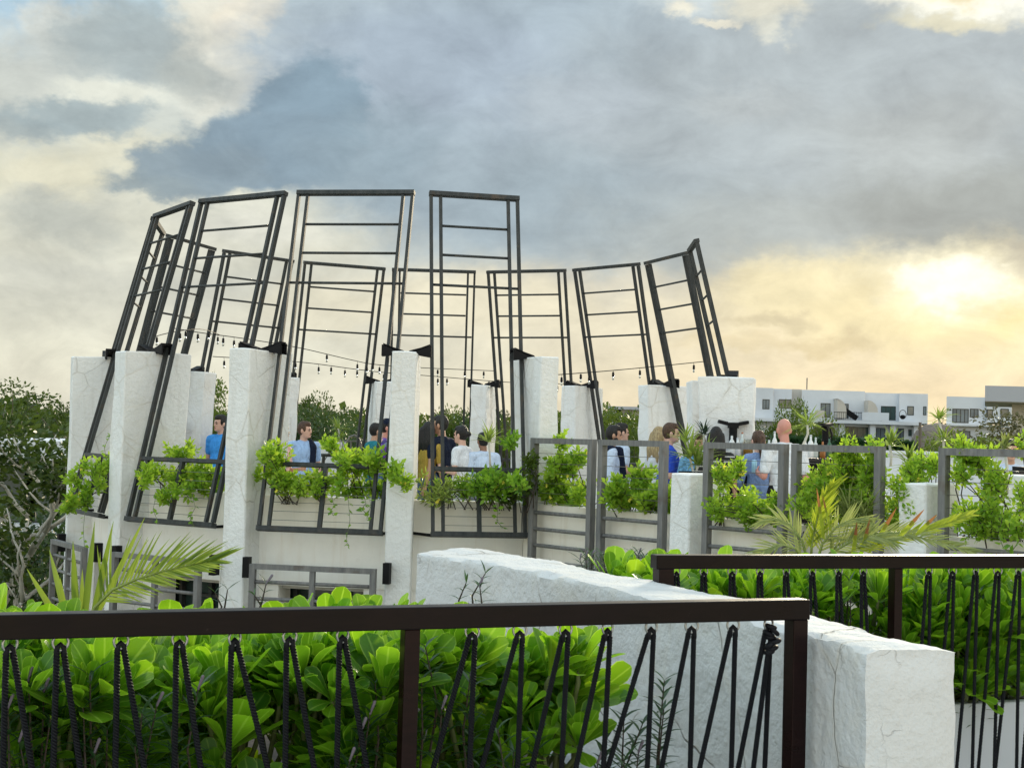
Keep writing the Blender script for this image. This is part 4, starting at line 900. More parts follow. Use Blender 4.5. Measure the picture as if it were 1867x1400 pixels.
hn.put(hp.inputs['Base Color'], hn.ramp(hn.sep(vv.outputs['Color'])[0], [(0, (.05, .02, .25)), (.3, (.16, .03, .42)), (.5, (.02, .03, .12)), (.68, (.40, .10, .60)), (.8, (.75, .55, .12)), (1, (.05, .15, .4))])); hn.n[-1]
hp.inputs['Roughness'].default_value = .8
stw, sn, sp = mat('black_white_stripes'); z_ = sn.sep(worldpos(sn))[2]; sn.put(sp.inputs['Base Color'], sn.mix(sn.math('GREATER_THAN', sn.math('SINE', sn.math('MULTIPLY', z_, 105.)), .72), (.012, .012, .014), (.5, .5, .48))); sp.inputs['Roughness'].default_value = .8
LFT, RGT, AWY, TOW = R(90), R(-90), 0., R(180)
person(319, 763, 20.6, RGT, 'bearded man with dark hair in a pale shirt beside the second fin, facing right', beard=True, topm=greyw, botm=grey, arms=('bent', 'down'))
person(404, 757, 20.5, R(150), 'dark-haired man in a bright blue polo shirt, turned a little to the left', topm=bblue, botm=grey, head=R(-12))
person(514, 775, 18.6, R(-120), 'woman in a pink top, mostly hidden by the frame left of the pale blue shirt', 'tan', 'blonde', 'long', topm=pink, botm=white, bot='shorts', fem=True, arms=('bent', 'down'))
person(555, 769, 19.8, R(-148), 'man in a light blue polo with a navy sweater over one shoulder, looking right', topm=lblue, botm=khaki, bot='shorts', head=R(42), arms=('down', 'down'), hair='brown', drape=navy)
_, G_ = person(684, 772, 21.3, R(-60), 'dark-haired guest in teal with one arm reaching left, behind the tropical shirt', 'tan', topm=teal, botm=denim, arms=('out', 'down'))
person(705, 764, 19.8, RGT, 'man in a dark cap and purple tropical print shirt', 'pink', topm=hw_, botm=denim, arms=('bent', 'bent'), cap=navy)
person(727, 767, 18.9, RGT, 'woman in a turquoise top with dark hair, just left of the slim fin', 'brown', 'black', 'bun', topm=turq, botm=blackc, fem=True, sleeve=.3, arms=('bent', 'down'))
person(781, 770, 19.1, R(-20), 'woman with long dark hair in mustard and jeans, just right of the slim fin', 'tan', 'black', 'long', topm=mustard, botm=denim, fem=True)
person(806, 758, 19.2, R(55), 'tall man in a navy shirt and jeans seen from behind, at the narrow frame', 'tan', topm=navy, botm=denim, arms=('down', 'bent'), head=R(10))
person(843, 777, 18.8, R(60), 'woman in a white top with her dark hair in a bun, facing left', 'light', 'black', 'bun', topm=white, botm=greyw, fem=True, arms=('bent', 'bent'), sleeve=.55)
person(882, 789, 18.9, R(25), 'dark-haired guest in a pale blue shirt seen from behind', 'brown', 'black', 'short', topm=pblue, botm=grey, sleeve=1.7)
person(1117, 776, 18.3, RGT, 'bearded man in a light blue shirt with a navy sweater on his shoulders, facing right', 'tan', beard=True, topm=pblue, botm=white, sweater=navy, arms=('bent', 'down'), sleeve=1.6)
person(1131, 772, 19.5, R(-70), 'clean-shaven man in a pale shirt standing behind the bearded man', 'light', topm=pblue, botm=grey, sleeve=.6, arms=('down', 'bent'))
person(1201, 779, 18.8, R(-60), 'blonde woman in a white dress behind the royal blue shirt', 'light', 'blonde', 'long', topm=white, bot='dress', fem=True, sleeve=1.4)
person(1221, 772, 17.8, RGT, 'man in a royal blue t-shirt facing right with his hands together', 'light', 'brown', topm=royal, botm=khaki, arms=('low', 'low'), bot='shorts', sleeve=.75)
person(1276, 792, 17.4, R(160), 'guest in a blue print shirt half hidden by the potted plant', 'tan', 'brown', 'short', topm=cloth('blue_print', (.14, .32, .50), .5), botm=grey, arms=('down', 'low'))
person(1306, 779, 16.7, R(-8), 'woman with very long dark hair and a black striped top seen from behind', 'tan', 'black', 'long', topm=stw, botm=blackc, fem=True)
person(1384, 786, 17.1, R(10), 'woman in a blue-grey dress with a brown ponytail seen from behind', 'light', 'brown', 'pony', topm=dbl, bot='dress', fem=True, arms=('low', 'down'), sleeve=1.5)
person(1372, 799, 18.9, R(170), 'black-haired bartender behind the bar, mostly hidden by the ponytail', 'brown', 'black', topm=blackc, botm=blackc)
_, G20 = person(1431, 763, 16.6, R(14), 'bald man in a white t-shirt seen from behind, holding a can', 'pink', 'black', 'bald', topm=white, botm=blackc, arms=('bent', 'down'), sleeve=.75, bot='shorts')
m = MB(); cq = G20((-.215, .31, 1.17)); m.lathe(cq - Vector((0, 0, .02)), [(.026, 0), (.032, .01), (.032, .135), (.026, .15)], 12); tag(m.build('drink_can', plain('pale_blue_can', (.35, .62, .78), .3, .3), None, True), 'pale blue drink can in the bald man\'s left hand', 'can')
person(1842, 802, 15.2, R(170), 'dark-haired man in a pale blue shirt at the mixer by the right edge', 'tan', 'black', topm=pblue, botm=grey, arms=('low', 'low'))
# ---- trees --------------------------------------------------------------------
def tree_mesh(seed, H, cr, ch, nb, nl, leaf, clump, bare=0., trunk_r=.16, fork=.35, ll=1.):
    r = random.Random(seed); rng = np.random.default_rng(seed); m = MB(); ends = []
    def limb(p, d, L, rad, lvl):
        pts = [p]; q = p; dd = d.copy()
        for k in range(4):
            dd = (dd + Vector((r.uniform(-.28, .28), r.uniform(-.28, .28), r.uniform(-.06, .22)))).normalized(); q = q + dd * (L / 4); pts.append(q)
        m.tube(pts, [rad * (1 - .16 * k) for k in range(5)], 7 if lvl < 2 else 5)
        if lvl >= 2: ends.append((q, dd)); ends.append((pts[2], dd)); return
        if lvl == 1: ends.append((q, dd))
        for k in range(r.choice((3, 4)) if lvl == 0 else r.choice((2, 3, 3))):
            s = pts[r.choice((2, 3, 4))]; a = r.uniform(0, 6.28)
            limb(s, (dd * .6 + Vector((math.cos(a), math.sin(a), r.uniform(.0, .7))) * .8).normalized(), L * r.uniform(.55, .8), rad * .55, lvl + 1)
    th = H * fork; base = Vector((0, 0, 0)); top = Vector((r.uniform(-.4, .4), r.uniform(-.4, .4), th))
    m.tube([base, base.lerp(top, .35) + Vector((r.uniform(-.2, .2), 0, 0)), base.lerp(top, .7), top], [trunk_r * 1.35, trunk_r * 1.1, trunk_r, trunk_r * .9], 9)
    for k in range(nb):
        a = 6.28 * k / nb + r.uniform(-.5, .5)
        limb(top - Vector((0, 0, r.uniform(0, th * .25))), Vector((math.cos(a) * cr / ch * .8, math.sin(a) * cr / ch * .8, 1.)).normalized(), (H - th) * ll * r.uniform(.45, .62), trunk_r * (.6 if ll == 1. else .72), 0)
    P = []; D = []; T = []
    for q, d in ends:
        if r.random() < bare or (ll > 1 and q.z < H * .92 and r.random() < .6): continue
        k = int(nl * r.uniform(.5, 1.4)); c = np.array(q); rr = clump * r.uniform(.6, 1.25); tone = r.uniform(.05, .9)
        x = rng.normal(size=(k, 3)); x = unit(x) * rng.uniform(0, 1, (k, 1)) ** .45 * np.array((rr, rr, rr * .62))
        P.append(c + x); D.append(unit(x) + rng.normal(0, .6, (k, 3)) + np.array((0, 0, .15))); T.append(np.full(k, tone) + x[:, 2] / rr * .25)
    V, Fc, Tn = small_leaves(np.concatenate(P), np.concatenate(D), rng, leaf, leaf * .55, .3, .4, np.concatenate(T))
    zmax = float(np.percentile(V[:, 2], 99.5))
    tm = bpy.data.meshes.new('trunk'); tm.from_pydata(m.v, [], m.f); tm.polygons.foreach_set('use_smooth', [True] * len(tm.polygons))
    cmx = npmesh('crown', V, Fc, None, None, Tn); cme = cmx.data; bpy.data.objects.remove(cmx); return tm, cme, zmax
def place_tree(meshes, x, ytop, Y, label, lm, bm, H0, group=None, wide=1., rot=0., name='tree', sink=0.):
    p = at(x, ytop, Y); h = p.z - ZG + sink; tm, cme, H0 = meshes; s = h / H0
    root = empty(name, (p.x, Y, ZG - sink), label, 'tree', group)
    for n, me, mt in (('trunk', tm, bm), ('crown', cme, lm)):
        o = bpy.data.objects.new(n, me); COL.objects.link(o); o.parent = root
        if not me.materials: me.materials.append(mt)
        o.material_slots[0].link = 'OBJECT'; o.material_slots[0].material = mt
    root.scale = (s * wide, s * wide, s); root.rotation_euler = (0, 0, rot); return root
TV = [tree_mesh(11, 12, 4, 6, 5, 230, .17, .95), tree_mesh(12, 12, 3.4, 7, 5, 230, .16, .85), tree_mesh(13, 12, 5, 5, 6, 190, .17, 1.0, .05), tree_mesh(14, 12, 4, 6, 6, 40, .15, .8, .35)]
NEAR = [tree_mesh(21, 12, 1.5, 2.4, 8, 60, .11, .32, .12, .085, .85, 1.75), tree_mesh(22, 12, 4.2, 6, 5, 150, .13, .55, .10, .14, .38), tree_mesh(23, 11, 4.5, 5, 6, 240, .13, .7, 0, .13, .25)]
GT = 'trees beyond the tower'
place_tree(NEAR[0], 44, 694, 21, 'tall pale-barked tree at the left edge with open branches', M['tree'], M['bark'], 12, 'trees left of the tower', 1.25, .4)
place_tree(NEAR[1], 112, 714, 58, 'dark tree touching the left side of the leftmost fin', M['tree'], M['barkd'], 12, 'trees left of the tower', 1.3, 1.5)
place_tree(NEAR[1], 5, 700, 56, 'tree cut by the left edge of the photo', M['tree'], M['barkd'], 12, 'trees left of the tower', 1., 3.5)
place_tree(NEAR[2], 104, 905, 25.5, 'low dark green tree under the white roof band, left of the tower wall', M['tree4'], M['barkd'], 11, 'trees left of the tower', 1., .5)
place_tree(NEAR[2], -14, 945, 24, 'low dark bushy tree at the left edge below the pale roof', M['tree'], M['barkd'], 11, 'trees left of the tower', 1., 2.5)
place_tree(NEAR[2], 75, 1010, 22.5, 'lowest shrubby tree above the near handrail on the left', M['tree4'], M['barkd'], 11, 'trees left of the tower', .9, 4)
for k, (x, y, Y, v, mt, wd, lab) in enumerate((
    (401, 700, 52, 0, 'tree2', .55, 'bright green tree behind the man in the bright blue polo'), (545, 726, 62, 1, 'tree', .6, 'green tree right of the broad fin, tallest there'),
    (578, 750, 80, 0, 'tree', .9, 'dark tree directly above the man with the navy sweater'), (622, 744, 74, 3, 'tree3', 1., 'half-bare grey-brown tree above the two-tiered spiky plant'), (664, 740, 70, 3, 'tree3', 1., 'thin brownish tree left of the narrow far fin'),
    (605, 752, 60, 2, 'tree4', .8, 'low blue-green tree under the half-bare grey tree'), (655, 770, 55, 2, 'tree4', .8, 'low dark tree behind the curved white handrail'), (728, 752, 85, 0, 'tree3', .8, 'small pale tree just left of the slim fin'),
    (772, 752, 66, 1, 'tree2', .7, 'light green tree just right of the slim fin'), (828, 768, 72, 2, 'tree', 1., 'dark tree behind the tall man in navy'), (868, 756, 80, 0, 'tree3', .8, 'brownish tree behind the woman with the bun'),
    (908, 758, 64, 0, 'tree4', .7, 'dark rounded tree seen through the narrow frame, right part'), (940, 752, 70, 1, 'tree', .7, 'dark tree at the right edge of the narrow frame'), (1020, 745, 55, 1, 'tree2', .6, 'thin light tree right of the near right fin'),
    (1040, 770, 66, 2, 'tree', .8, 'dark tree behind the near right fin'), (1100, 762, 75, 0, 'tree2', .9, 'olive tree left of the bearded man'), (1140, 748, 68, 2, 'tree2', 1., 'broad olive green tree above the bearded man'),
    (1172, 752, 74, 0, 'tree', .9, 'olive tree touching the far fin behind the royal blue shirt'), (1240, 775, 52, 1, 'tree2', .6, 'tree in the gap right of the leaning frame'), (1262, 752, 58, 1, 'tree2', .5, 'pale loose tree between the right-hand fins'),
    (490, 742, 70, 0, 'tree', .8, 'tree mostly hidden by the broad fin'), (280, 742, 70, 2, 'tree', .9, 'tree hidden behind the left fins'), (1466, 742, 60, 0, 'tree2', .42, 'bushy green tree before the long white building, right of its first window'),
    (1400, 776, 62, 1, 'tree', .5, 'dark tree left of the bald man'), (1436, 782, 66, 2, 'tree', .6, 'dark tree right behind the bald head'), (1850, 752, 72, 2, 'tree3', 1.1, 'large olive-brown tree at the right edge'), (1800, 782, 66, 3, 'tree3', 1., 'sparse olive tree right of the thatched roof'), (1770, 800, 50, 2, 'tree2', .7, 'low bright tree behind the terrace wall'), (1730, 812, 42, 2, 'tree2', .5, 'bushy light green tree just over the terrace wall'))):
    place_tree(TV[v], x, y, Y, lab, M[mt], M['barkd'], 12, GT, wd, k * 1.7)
# far wood: nobody could count these crowns
rng = np.random.default_rng(77); n = 60000
xs = rng.uniform(-110, 130, n); ys = rng.uniform(120, 230, n)
top = np.array([-11.5 + 11.5 + 2.6 * noise.noise(Vector((a * .07, b * .03, 0))) + 1.4 * noise.noise(Vector((a * .3, b * .1, 3))) for a, b in zip(xs, ys)])
top = np.where(xs / ys > .10, top - 6.0, top)
zs = top - np.abs(rng.normal(0, 1.6, n)) + 1.2
V_, F_, T_ = small_leaves(np.stack([xs, ys, zs], 1), rng.normal(size=(n, 3)) + (0, 0, .3), rng, 1.0, .7); tag(npmesh('far_wood', V_, F_, M['tree'], None, T_), 'dark line of distant woodland along the horizon', 'woodland', None, 'stuff')
# hedge
hx0, hx1 = atY(1418, 25), atY(1668, 25); rng = np.random.default_rng(78); n = 16000
hd = empty('clipped_hedge', ((hx0 + hx1) / 2, 25.5, ZD), 'dark green clipped hedge behind the bottles, in front of the long white building', 'hedge')
P_ = np.stack([rng.uniform(hx0, hx1, n), 25 + np.abs(rng.normal(0, .05, n)), rng.uniform(ZD, .12, n) + rng.normal(0, .02, n)], 1); k_ = rng.random(n) < .25; P_[k_, 2] = .12 + rng.normal(0, .03, k_.sum()); P_[k_, 1] = rng.uniform(25, 25.7, k_.sum())
V_, F_, T_ = small_leaves(P_, rng.normal(size=(n, 3)) + (0, -.6, .2), rng, .11, .07); npmesh('leaves', V_, F_, M['hedge'], hd, T_)
m = MB(); m.abox(hx0 + .05, hx1 - .05, 25.1, 25.6, ZD, .08); m.build('inner_mass', M['soil'], hd)
# ---- buildings -----------------------------------------------------------------
def blockpx(m, x0, x1, ytop, ybot, Y, depth):
    a, b = at(x0, ytop, Y), at(x1, ytop, Y); c = at((x0 + x1) / 2, ytop, Y); d = at((x0 + x1) / 2, ybot, Y); f = (Y + depth) / Y; m.prism([(a.x, Y), (b.x, Y), (b.x * f, Y + depth), (a.x * f, Y + depth)], d.z, c.z)
def winpx(root, x0, x1, y0, y1, Y, pane, name='window', bars=1):
    a, b = at(x0, (y0 + y1) / 2, Y), at(x1, (y0 + y1) / 2, Y); zt, zb = at((x0 + x1) / 2, y0, Y).z, at((x0 + x1) / 2, y1, Y).z
    m = MB(); f = .10; yb = Y - .05
    m.abox(a.x, b.x, yb, Y + .3, zt - f, zt); m.abox(a.x, b.x, yb, Y + .3, zb, zb + f); m.abox(a.x, a.x + f, yb, Y + .3, zb + f, zt - f); m.abox(b.x - f, b.x, yb, Y + .3, zb + f, zt - f)
    for k in range(bars): q = a.x + (b.x - a.x) * (k + 1) / (bars + 1); m.abox(q - .05, q + .05, yb + .01, Y + .3, zb + f, zt - f)
    o = m.build(name, M['winddark'], root); m = MB(); m.abox(a.x + f * .5, b.x - f * .5, Y - .02, Y - .01, zb + f * .5, zt - f * .5); m.build('pane', M[pane], o)
YA = 190.
A = empty('apartment_building', (at(1460, 740, YA).x, YA, ZG), 'long white two-storey apartment building on the right skyline', 'building')
segs = [(1236, 1300, 705, 'bwhite', 0), (1300, 1410, 706, 'bwhite', 0), (1410, 1444, 709, 'bwhite', 1.), (1444, 1462, 709.5, 'bbeige', 2.), (1462, 1577, 712, 'bwhite', 0), (1577, 1640, 716.5, 'bwhite', .8), (1640, 1692, 717.5, 'bwhite', 0)]
for x0, x1, yt, mt, off in segs:
    m = MB(); blockpx(m, x0, x1 - .02, yt, 768 + RO * (x0 - 1500), YA + off, 14); m.build('upper_wall', M[mt], A)
m = MB(); a, b = at(1236, 771, YA - 2), at(1680, 771, YA - 2); zz = at(1500, 765, YA).z; m.abox(a.x, b.x, YA - 2.2, YA + 2, zz - .45, zz - .03); m.build('balcony_slab', M['bwhite'], A)
m = MB(); m.abox(a.x + .3, b.x, YA - .5, YA + 3, ZG, zz - .46); m.build('lower_wall', M['bwhite'], A)
for k, x in enumerate((1478, 1536, 1592, 1630, 1672)):
    m = MB(); q = at(x, 790, YA - 1.8); m.abox(q.x - .35, q.x + .35, YA - 1.6, YA - .52, ZG, zz - .46); m.build('column', M['bwhite'], A)
for x0, x1, y0, y1, pane, nb in ((1420, 1443, 728, 745, 'paneb', 1), (1390, 1403, 728, 746, 'paneg', 1), (1496, 1514, 735, 761, 'paneg', 1), (1539, 1547, 736, 762, 'paneg', 0), (1606, 1633, 740.5, 766, 'glass', 2), (1654, 1666, 740.5, 757, 'paneb', 0), (1683, 1689, 741, 757, 'paneg', 0), (1265, 1280, 728, 734, 'paneg', 0)):
    winpx(A, x0, x1, y0, y1, YA - (0 if not (1600 < x0 < 1640) else -.8) + (1. if x0 == 1420 else 0), pane, 'window', nb)
for x0, x1, y0, y1, pane, nb in ((1485, 1521, 779, 799, 'glass', 2), (1542, 1584, 778, 797, 'glass', 3), (1597, 1614, 780, 799, 'paneg', 1), (1634, 1648, 781, 801, 'paneg', 1), (1656, 1668, 783, 795, 'glass', 0)):
    winpx(A, x0, x1, y0, y1, YA - .5, pane, 'window', nb)
for x0, x1, y0, y1 in ((1520, 1537, 728, 762), (1575, 1594, 731, 765)):
    a, b = at(x0, y1, YA), at(x1, y0, YA); m = MB(); prof = [(a.x, a.z), (b.x, a.z), (b.x, b.z - 1.6)] + [(b.x - 1.3 + 1.3 * math.cos(t), b.z - 1.6 + 1.6 * math.sin(t)) for t in (.4, .8, 1.2, 1.57)] + [(a.x, b.z)]
    k = len(prof); m.add([(p[0], YA - 2.1, p[1]) for p in prof] + [(p[0], YA - .02, p[1]) for p in prof], [tuple(range(k)), tuple(range(k, 2 * k))[::-1]] + [(i, k + i, k + (i + 1) % k, (i + 1) % k) for i in range(k)]); m.build('dividing_wall', M['bbeige'], A)
for x0, x1, y0, y1, mt in ((1572, 1621, 752, 766, 'bwhite'), (1417, 1446, 745, 758, 'bwhite'), (1486, 1503, 748, 761, 'bbeige')):
    m = MB(); blockpx(m, x0, x1, y0, y1 + 1, YA - 2.15, .25); m.build('balcony_wall', M[mt], A)
m = MB()
for x in range(1522, 1572, 4): m.tube([at(x, 751, YA - 2.1), at(x, 764, YA - 2.1)], .03, 4)
m.tube([at(1520, 751, YA - 2.1), at(1573, 752.5, YA - 2.1)], .05, 4); m.build('balcony_railing', M['black'], A)
m = MB(); m.tube([at(1471, 710, YA + 3), at(1471.5, 689, YA + 3)], .08, 5); m.build('antenna', M['wire'], A)
for x, y, lab in ((1553, 756, 'dark folded lounger on the long building\'s balcony'), (1600, 757, 'dark reclined lounger behind the white balcony wall')):
    p = at(x, y, YA - 1.2); ln = empty('sun_lounger', p, lab, 'lounger'); m = MB(); m.bar(p + Vector((-.9, 0, .55)), p + Vector((.7, 0, -.5)), .7, .22, (0, 1, 0)); m.build('backrest', M['black'], ln); m = MB(); m.tube([p + Vector((.6, 0, -.5)), p + Vector((.6, 0, -.62))], .05, 5); m.build('leg', M['black'], ln)
p = at(1646, 757, YA - 2.6); ch = empty('hanging_chair', p, 'round hanging basket chair on the balcony at the building\'s right end', 'chair')
m = MB(); m.tube([p + Vector((.45 * math.cos(t), 0, .6 * math.sin(t) + .1)) for t in [k * .349 for k in range(19)]], .05, 6); m.build('hoop', M['wire'], ch); m = MB(); m.ell(p + Vector((0, 0, -.2)), (.38, .3, .26)); m.build('seat', M['black'], ch, True)
B = empty('white_house', (at(1760, 760, 170).x, 170, ZG), 'separate white house with flat roof at the right, beside the grey overhang', 'building')
YB2 = 170.
m = MB(); blockpx(m, 1726, 1800, 723.5, 774, YB2, 12); blockpx(m, 1800.2, 1845, 722, 770, YB2 - .6, 12); m.build('upper_wall', M['bwhite'], B)
m = MB(); blockpx(m, 1722, 1850, 774.2, 777.5, YB2 - 1.2, 12); m.build('balcony_slab', M['bwhite'], B)
m = MB(); blockpx(m, 1730, 1850, 777.7, 1010, YB2 - .3, 11); m.build('lower_wall', M['bwhite'], B)
for x0, x1, y0, y1, pane, nb, dy in ((1736, 1766, 745, 771, 'paneg', 3, 0), (1768, 1784, 745, 761, 'paneg', 1, 0), (1799.5, 1810, 746, 762, 'paneb', 0, -.6), (1824, 1839, 745, 761, 'paneb', 0, -.6), (1726.5, 1734, 745.5, 748, 'winddark', 0, 0), (1734, 1769, 785, 799, 'paneg', 2, -.3)): winpx(B, x0, x1, y0, y1, YB2 + dy, pane, 'window', nb)
Cb = empty('grey_building', (at(1840, 720, 95).x, 95, ZG), 'grey building with a cantilevered roof slab at the right edge', 'building')
m = MB(); blockpx(m, 1796, 1990, 705.5, 734, 95, 9); m.build('roof_slab', M['bgrey'], Cb)
m = MB(); blockpx(m, 1796.5, 1990, 734.2, 736, 95.3, 8.5); m.build('soffit', M['bbeige'], Cb)
m = MB(); blockpx(m, 1845, 1990, 736.2, 1100, 97, 6); m.build('wall', M['bbeige'], Cb)
Db = empty('flat_roofed_building', (at(1140, 750, 120).x, 120, ZG), 'dark flat-roofed building behind the olive trees, over the bearded man', 'building')
m = MB(); blockpx(m, 1108, 1205, 741.5, 747, 120, 9); m.build('roof', M['bgrey'], Db); m = MB(); blockpx(m, 1112, 1203, 747.2, 1000, 120.5, 8); m.build('wall', M['bbeige'], Db); m = MB(); blockpx(m, 1101, 1125, 751, 1000, 119, 4); m.build('annex', M['bgrey'], Db)
Eb = empty('pale_roof_building', (at(812, 760, 130).x, 130, ZG), 'pale flat-roofed building behind the tall man in navy', 'building')
m = MB(); blockpx(m, 794, 836, 755.5, 768, 130, 9); m.build('roof', M['bwhite'], Eb); m = MB(); blockpx(m, 796, 834, 768.3, 1000, 130.4, 8); m.build('wall', M['bbeige'], Eb)
th = empty('thatched_shelter', (at(1708, 790, 60).x, 60, ZG), 'grey-brown thatched shelter in front of the white house', 'shelter'); q = at(1708, 771, 60)
m = MB(); m.lathe((q.x, 60, q.z), [(1.15, -1.15), (1.05, -.75), (.85, -.35), (.5, -.1), (.05, 0)], 20); [m.tube([(q.x + .8 * a, 60 + .8 * b, ZG), (q.x + .8 * a, 60 + .8 * b, q.z - 1.0)], .08, 6) for a, b in ((1, 1), (-1, 1), (1, -1), (-1, -1))]; m.build('thatch', M['thatch'], th)
Lb = empty('low_building', (at(60, 830, 40).x, 40, ZG), 'low building with a white roof band behind the left trees', 'building')
m = MB(); a, b = at(-200, 820, 40), at(170, 820, 40); m.abox(a.x, b.x, 40, 52, at(60, 838, 40).z, at(60, 803, 40).z); m.build('roof_band', M['bwhite'], Lb)
m = MB(); m.abox(a.x, b.x - .2, 41.2, 51, ZG, at(60, 838, 40).z - .004); m.build('wall', M['winddark'], Lb)
m = MB(); m.abox(a.x, b.x - .3, 40.6, 41.19, at(60, 972, 40.6).z, at(60, 955, 40.6).z); m.build('balcony_band', M['bwhite'], Lb)
for x in (30, 78, 128):
    p = at(x, 900, 41.1); m = MB(); m.abox(p.x - .55, p.x + .55, 41.12, 41.18, at(60, 950, 41).z, at(60, 846, 41).z); m.build('window', M['glass'], Lb)
    m = MB(); m.abox(p.x - .7, p.x + .7, 41.12, 41.18, at(60, 1090, 41).z, at(60, 985, 41).z); m.build('window', M['glass'], Lb)
# ---- photographer's terrace ------------------------------------------------------
ZF = -1.85
m = MB(); m.abox(-6, 8, -3, 9.5, ZF - .3, ZF); tag(m.build('terrace_floor', M['deck']), kind='structure')
# rough white stone wall, cross-sections along a slightly curved line
ZW = -.625
Lp = [atz(*p, ZW) for p in ((1580, 1185), (1478, 1157), (1340, 1125), (1179, 1089), (1105, 1069), (1001, 1049), (898, 1027), (760, 1008))]
Rp = [atz(*p, ZW) for p in ((1744, 1181), (1640, 1163), (1480, 1118), (1330, 1083), (1220, 1061), (1117, 1044), (985, 1016), (872, 998))]
def resample(P, n):
    d = [0]
    for a, b in zip(P, P[1:]): d.append(d[-1] + (b - a).length)
    out = []
    for k in range(n):
        s = d[-1] * k / (n - 1); i = max(j for j in range(len(P) - 1) if d[j] <= s + 1e-9); out.append(P[i].lerp(P[i + 1], (s - d[i]) / (d[i + 1] - d[i])))
    return out
NS = 150; LP = resample(Lp, NS); RP = resample(Rp, NS)
sec = []                                     # (across 0..1, height below top, out-normal kind)
HB = 1.3
for k in range(46): sec.append((0., -HB + (HB - .016) * k / 45, 'L'))
for k in range(16): q = k / 15; sec.append((.012 + .976 * q, -.004 if k in (0, 15) else 0., 'T'))
for k in range(46): sec.append((1., -.016 - (HB - .016) * k / 45, 'R'))
NC = len(sec); m = MB()
def rough(p, amp=1.): return .62 * amp * (noise.noise(p * 3.0) * .018 + noise.noise(p * 9.) * .009 + noise.noise(p * 24.) * .0045 + noise.noise(p * 55.) * .002)
def wallpt(l, r, a, dz, kind, endpush=None):
    x = (r - l).normalized(); p = l.lerp(r, a) + Vector((0, 0, dz)); q = rough(p)
    if kind == 'L': p = p - x * q
    elif kind == 'R': p = p + x * q
    else:
        p.z += rough(p, 1.1) + .005 * noise.noise(p * 1.7); e = abs(a - .5) * 2
        if e > .82: p.z -= max(0., noise.noise(p * 6.) - .22) * .05 + max(0., noise.noise(p * 17.) - .1) * .010
    return p
for j in range(NS):
    for a, dz, kd in sec: m.v.append(tuple(wallpt(LP[j], RP[j], a, dz, kd)))
for j in range(NS - 1):
    for k in range(NC - 1): m.f.append((j * NC + k, j * NC + k + 1, (j + 1) * NC + k + 1, (j + 1) * NC + k))
for j, sgn in ((0, -1), (NS - 1, 1)):        # end faces as a rough grid
    ax = (RP[j] - LP[j]); fw = Vector((-ax.y, ax.x, 0)).normalized()
    if fw.y < 0: fw = -fw
    fw = fw * sgn; o = len(m.v); NU = 17
    for b in range(46):
        z = sec[b][1]; l = Vector(m.v[j * NC + b]); r = Vector(m.v[j * NC + NC - 1 - b])
        for a in range(NU):
            p = l.lerp(r, a / (NU - 1)); e = min(a, NU - 1 - a, 45 - b) / 3.
            if 0 < a < NU - 1: p = p + fw * (min(1., e) * .022 + rough(p * 1.0 + Vector((3, 1, 0)), 1.0) * min(1., e))
            m.v.append(tuple(p))
    for a in range(NU):
        f = a / (NU - 1) * 15; k = min(14, int(f)); m.v.append(tuple(Vector(m.v[j * NC + 46 + k]).lerp(Vector(m.v[j * NC + 47 + k]), f - k)))
    for b in range(46):
        for a in range(NU - 1):
            f = (o + b * NU + a, o + b * NU + a + 1, o + (b + 1) * NU + a + 1, o + (b + 1) * NU + a); m.f.append(f if sgn < 0 else f[::-1])
sw = m.build('stone_wall', M['wallstone'], None, True); tag(sw, 'rough whitewashed stone wall running back between the two rope railings', 'wall')
sm_ = sw.modifiers.new('edges', 'EDGE_SPLIT'); sm_.split_angle = R(48)

# ---- rope railings ------------------------------------------------------------------
def rope_mesh(L=1.0, rad=.0080, pitch=.046):
    m = MB(); n = int(L / pitch * 7)
    for s in range(3):
        pts = [(rad * .66 * math.cos(2 * math.pi * (i / 7 + s / 3.)), rad * .66 * math.sin(2 * math.pi * (i / 7 + s / 3.)), -L * i / n) for i in range(n + 1)]
        m.tube(pts, rad * .56, 6)
    me = bpy.data.meshes.new('rope'); me.from_pydata(m.v, [], m.f); me.materials.append(M['rope']); me.polygons.foreach_set('use_smooth', [True] * len(me.polygons)); return me
ROPE = rope_mesh()
def rope(a, b, root, r=None):
    o = bpy.data.objects.new('rope', ROPE); COL.objects.link(o); d = Vector(b) - Vector(a)
    o.parent = root; mw = Matrix.Translation(Vector(a)) @ d.to_track_quat('-Z', 'Y').to_matrix().to_4x4() @ Matrix.Rotation((r or random).uniform(0, 6.28), 4, 'Z') @ Matrix.Diagonal((1, 1, d.length, 1))
    o.matrix_parent_inverse = Matrix.Translation(-Vector(root.location)); o.matrix_basis = mw; return o
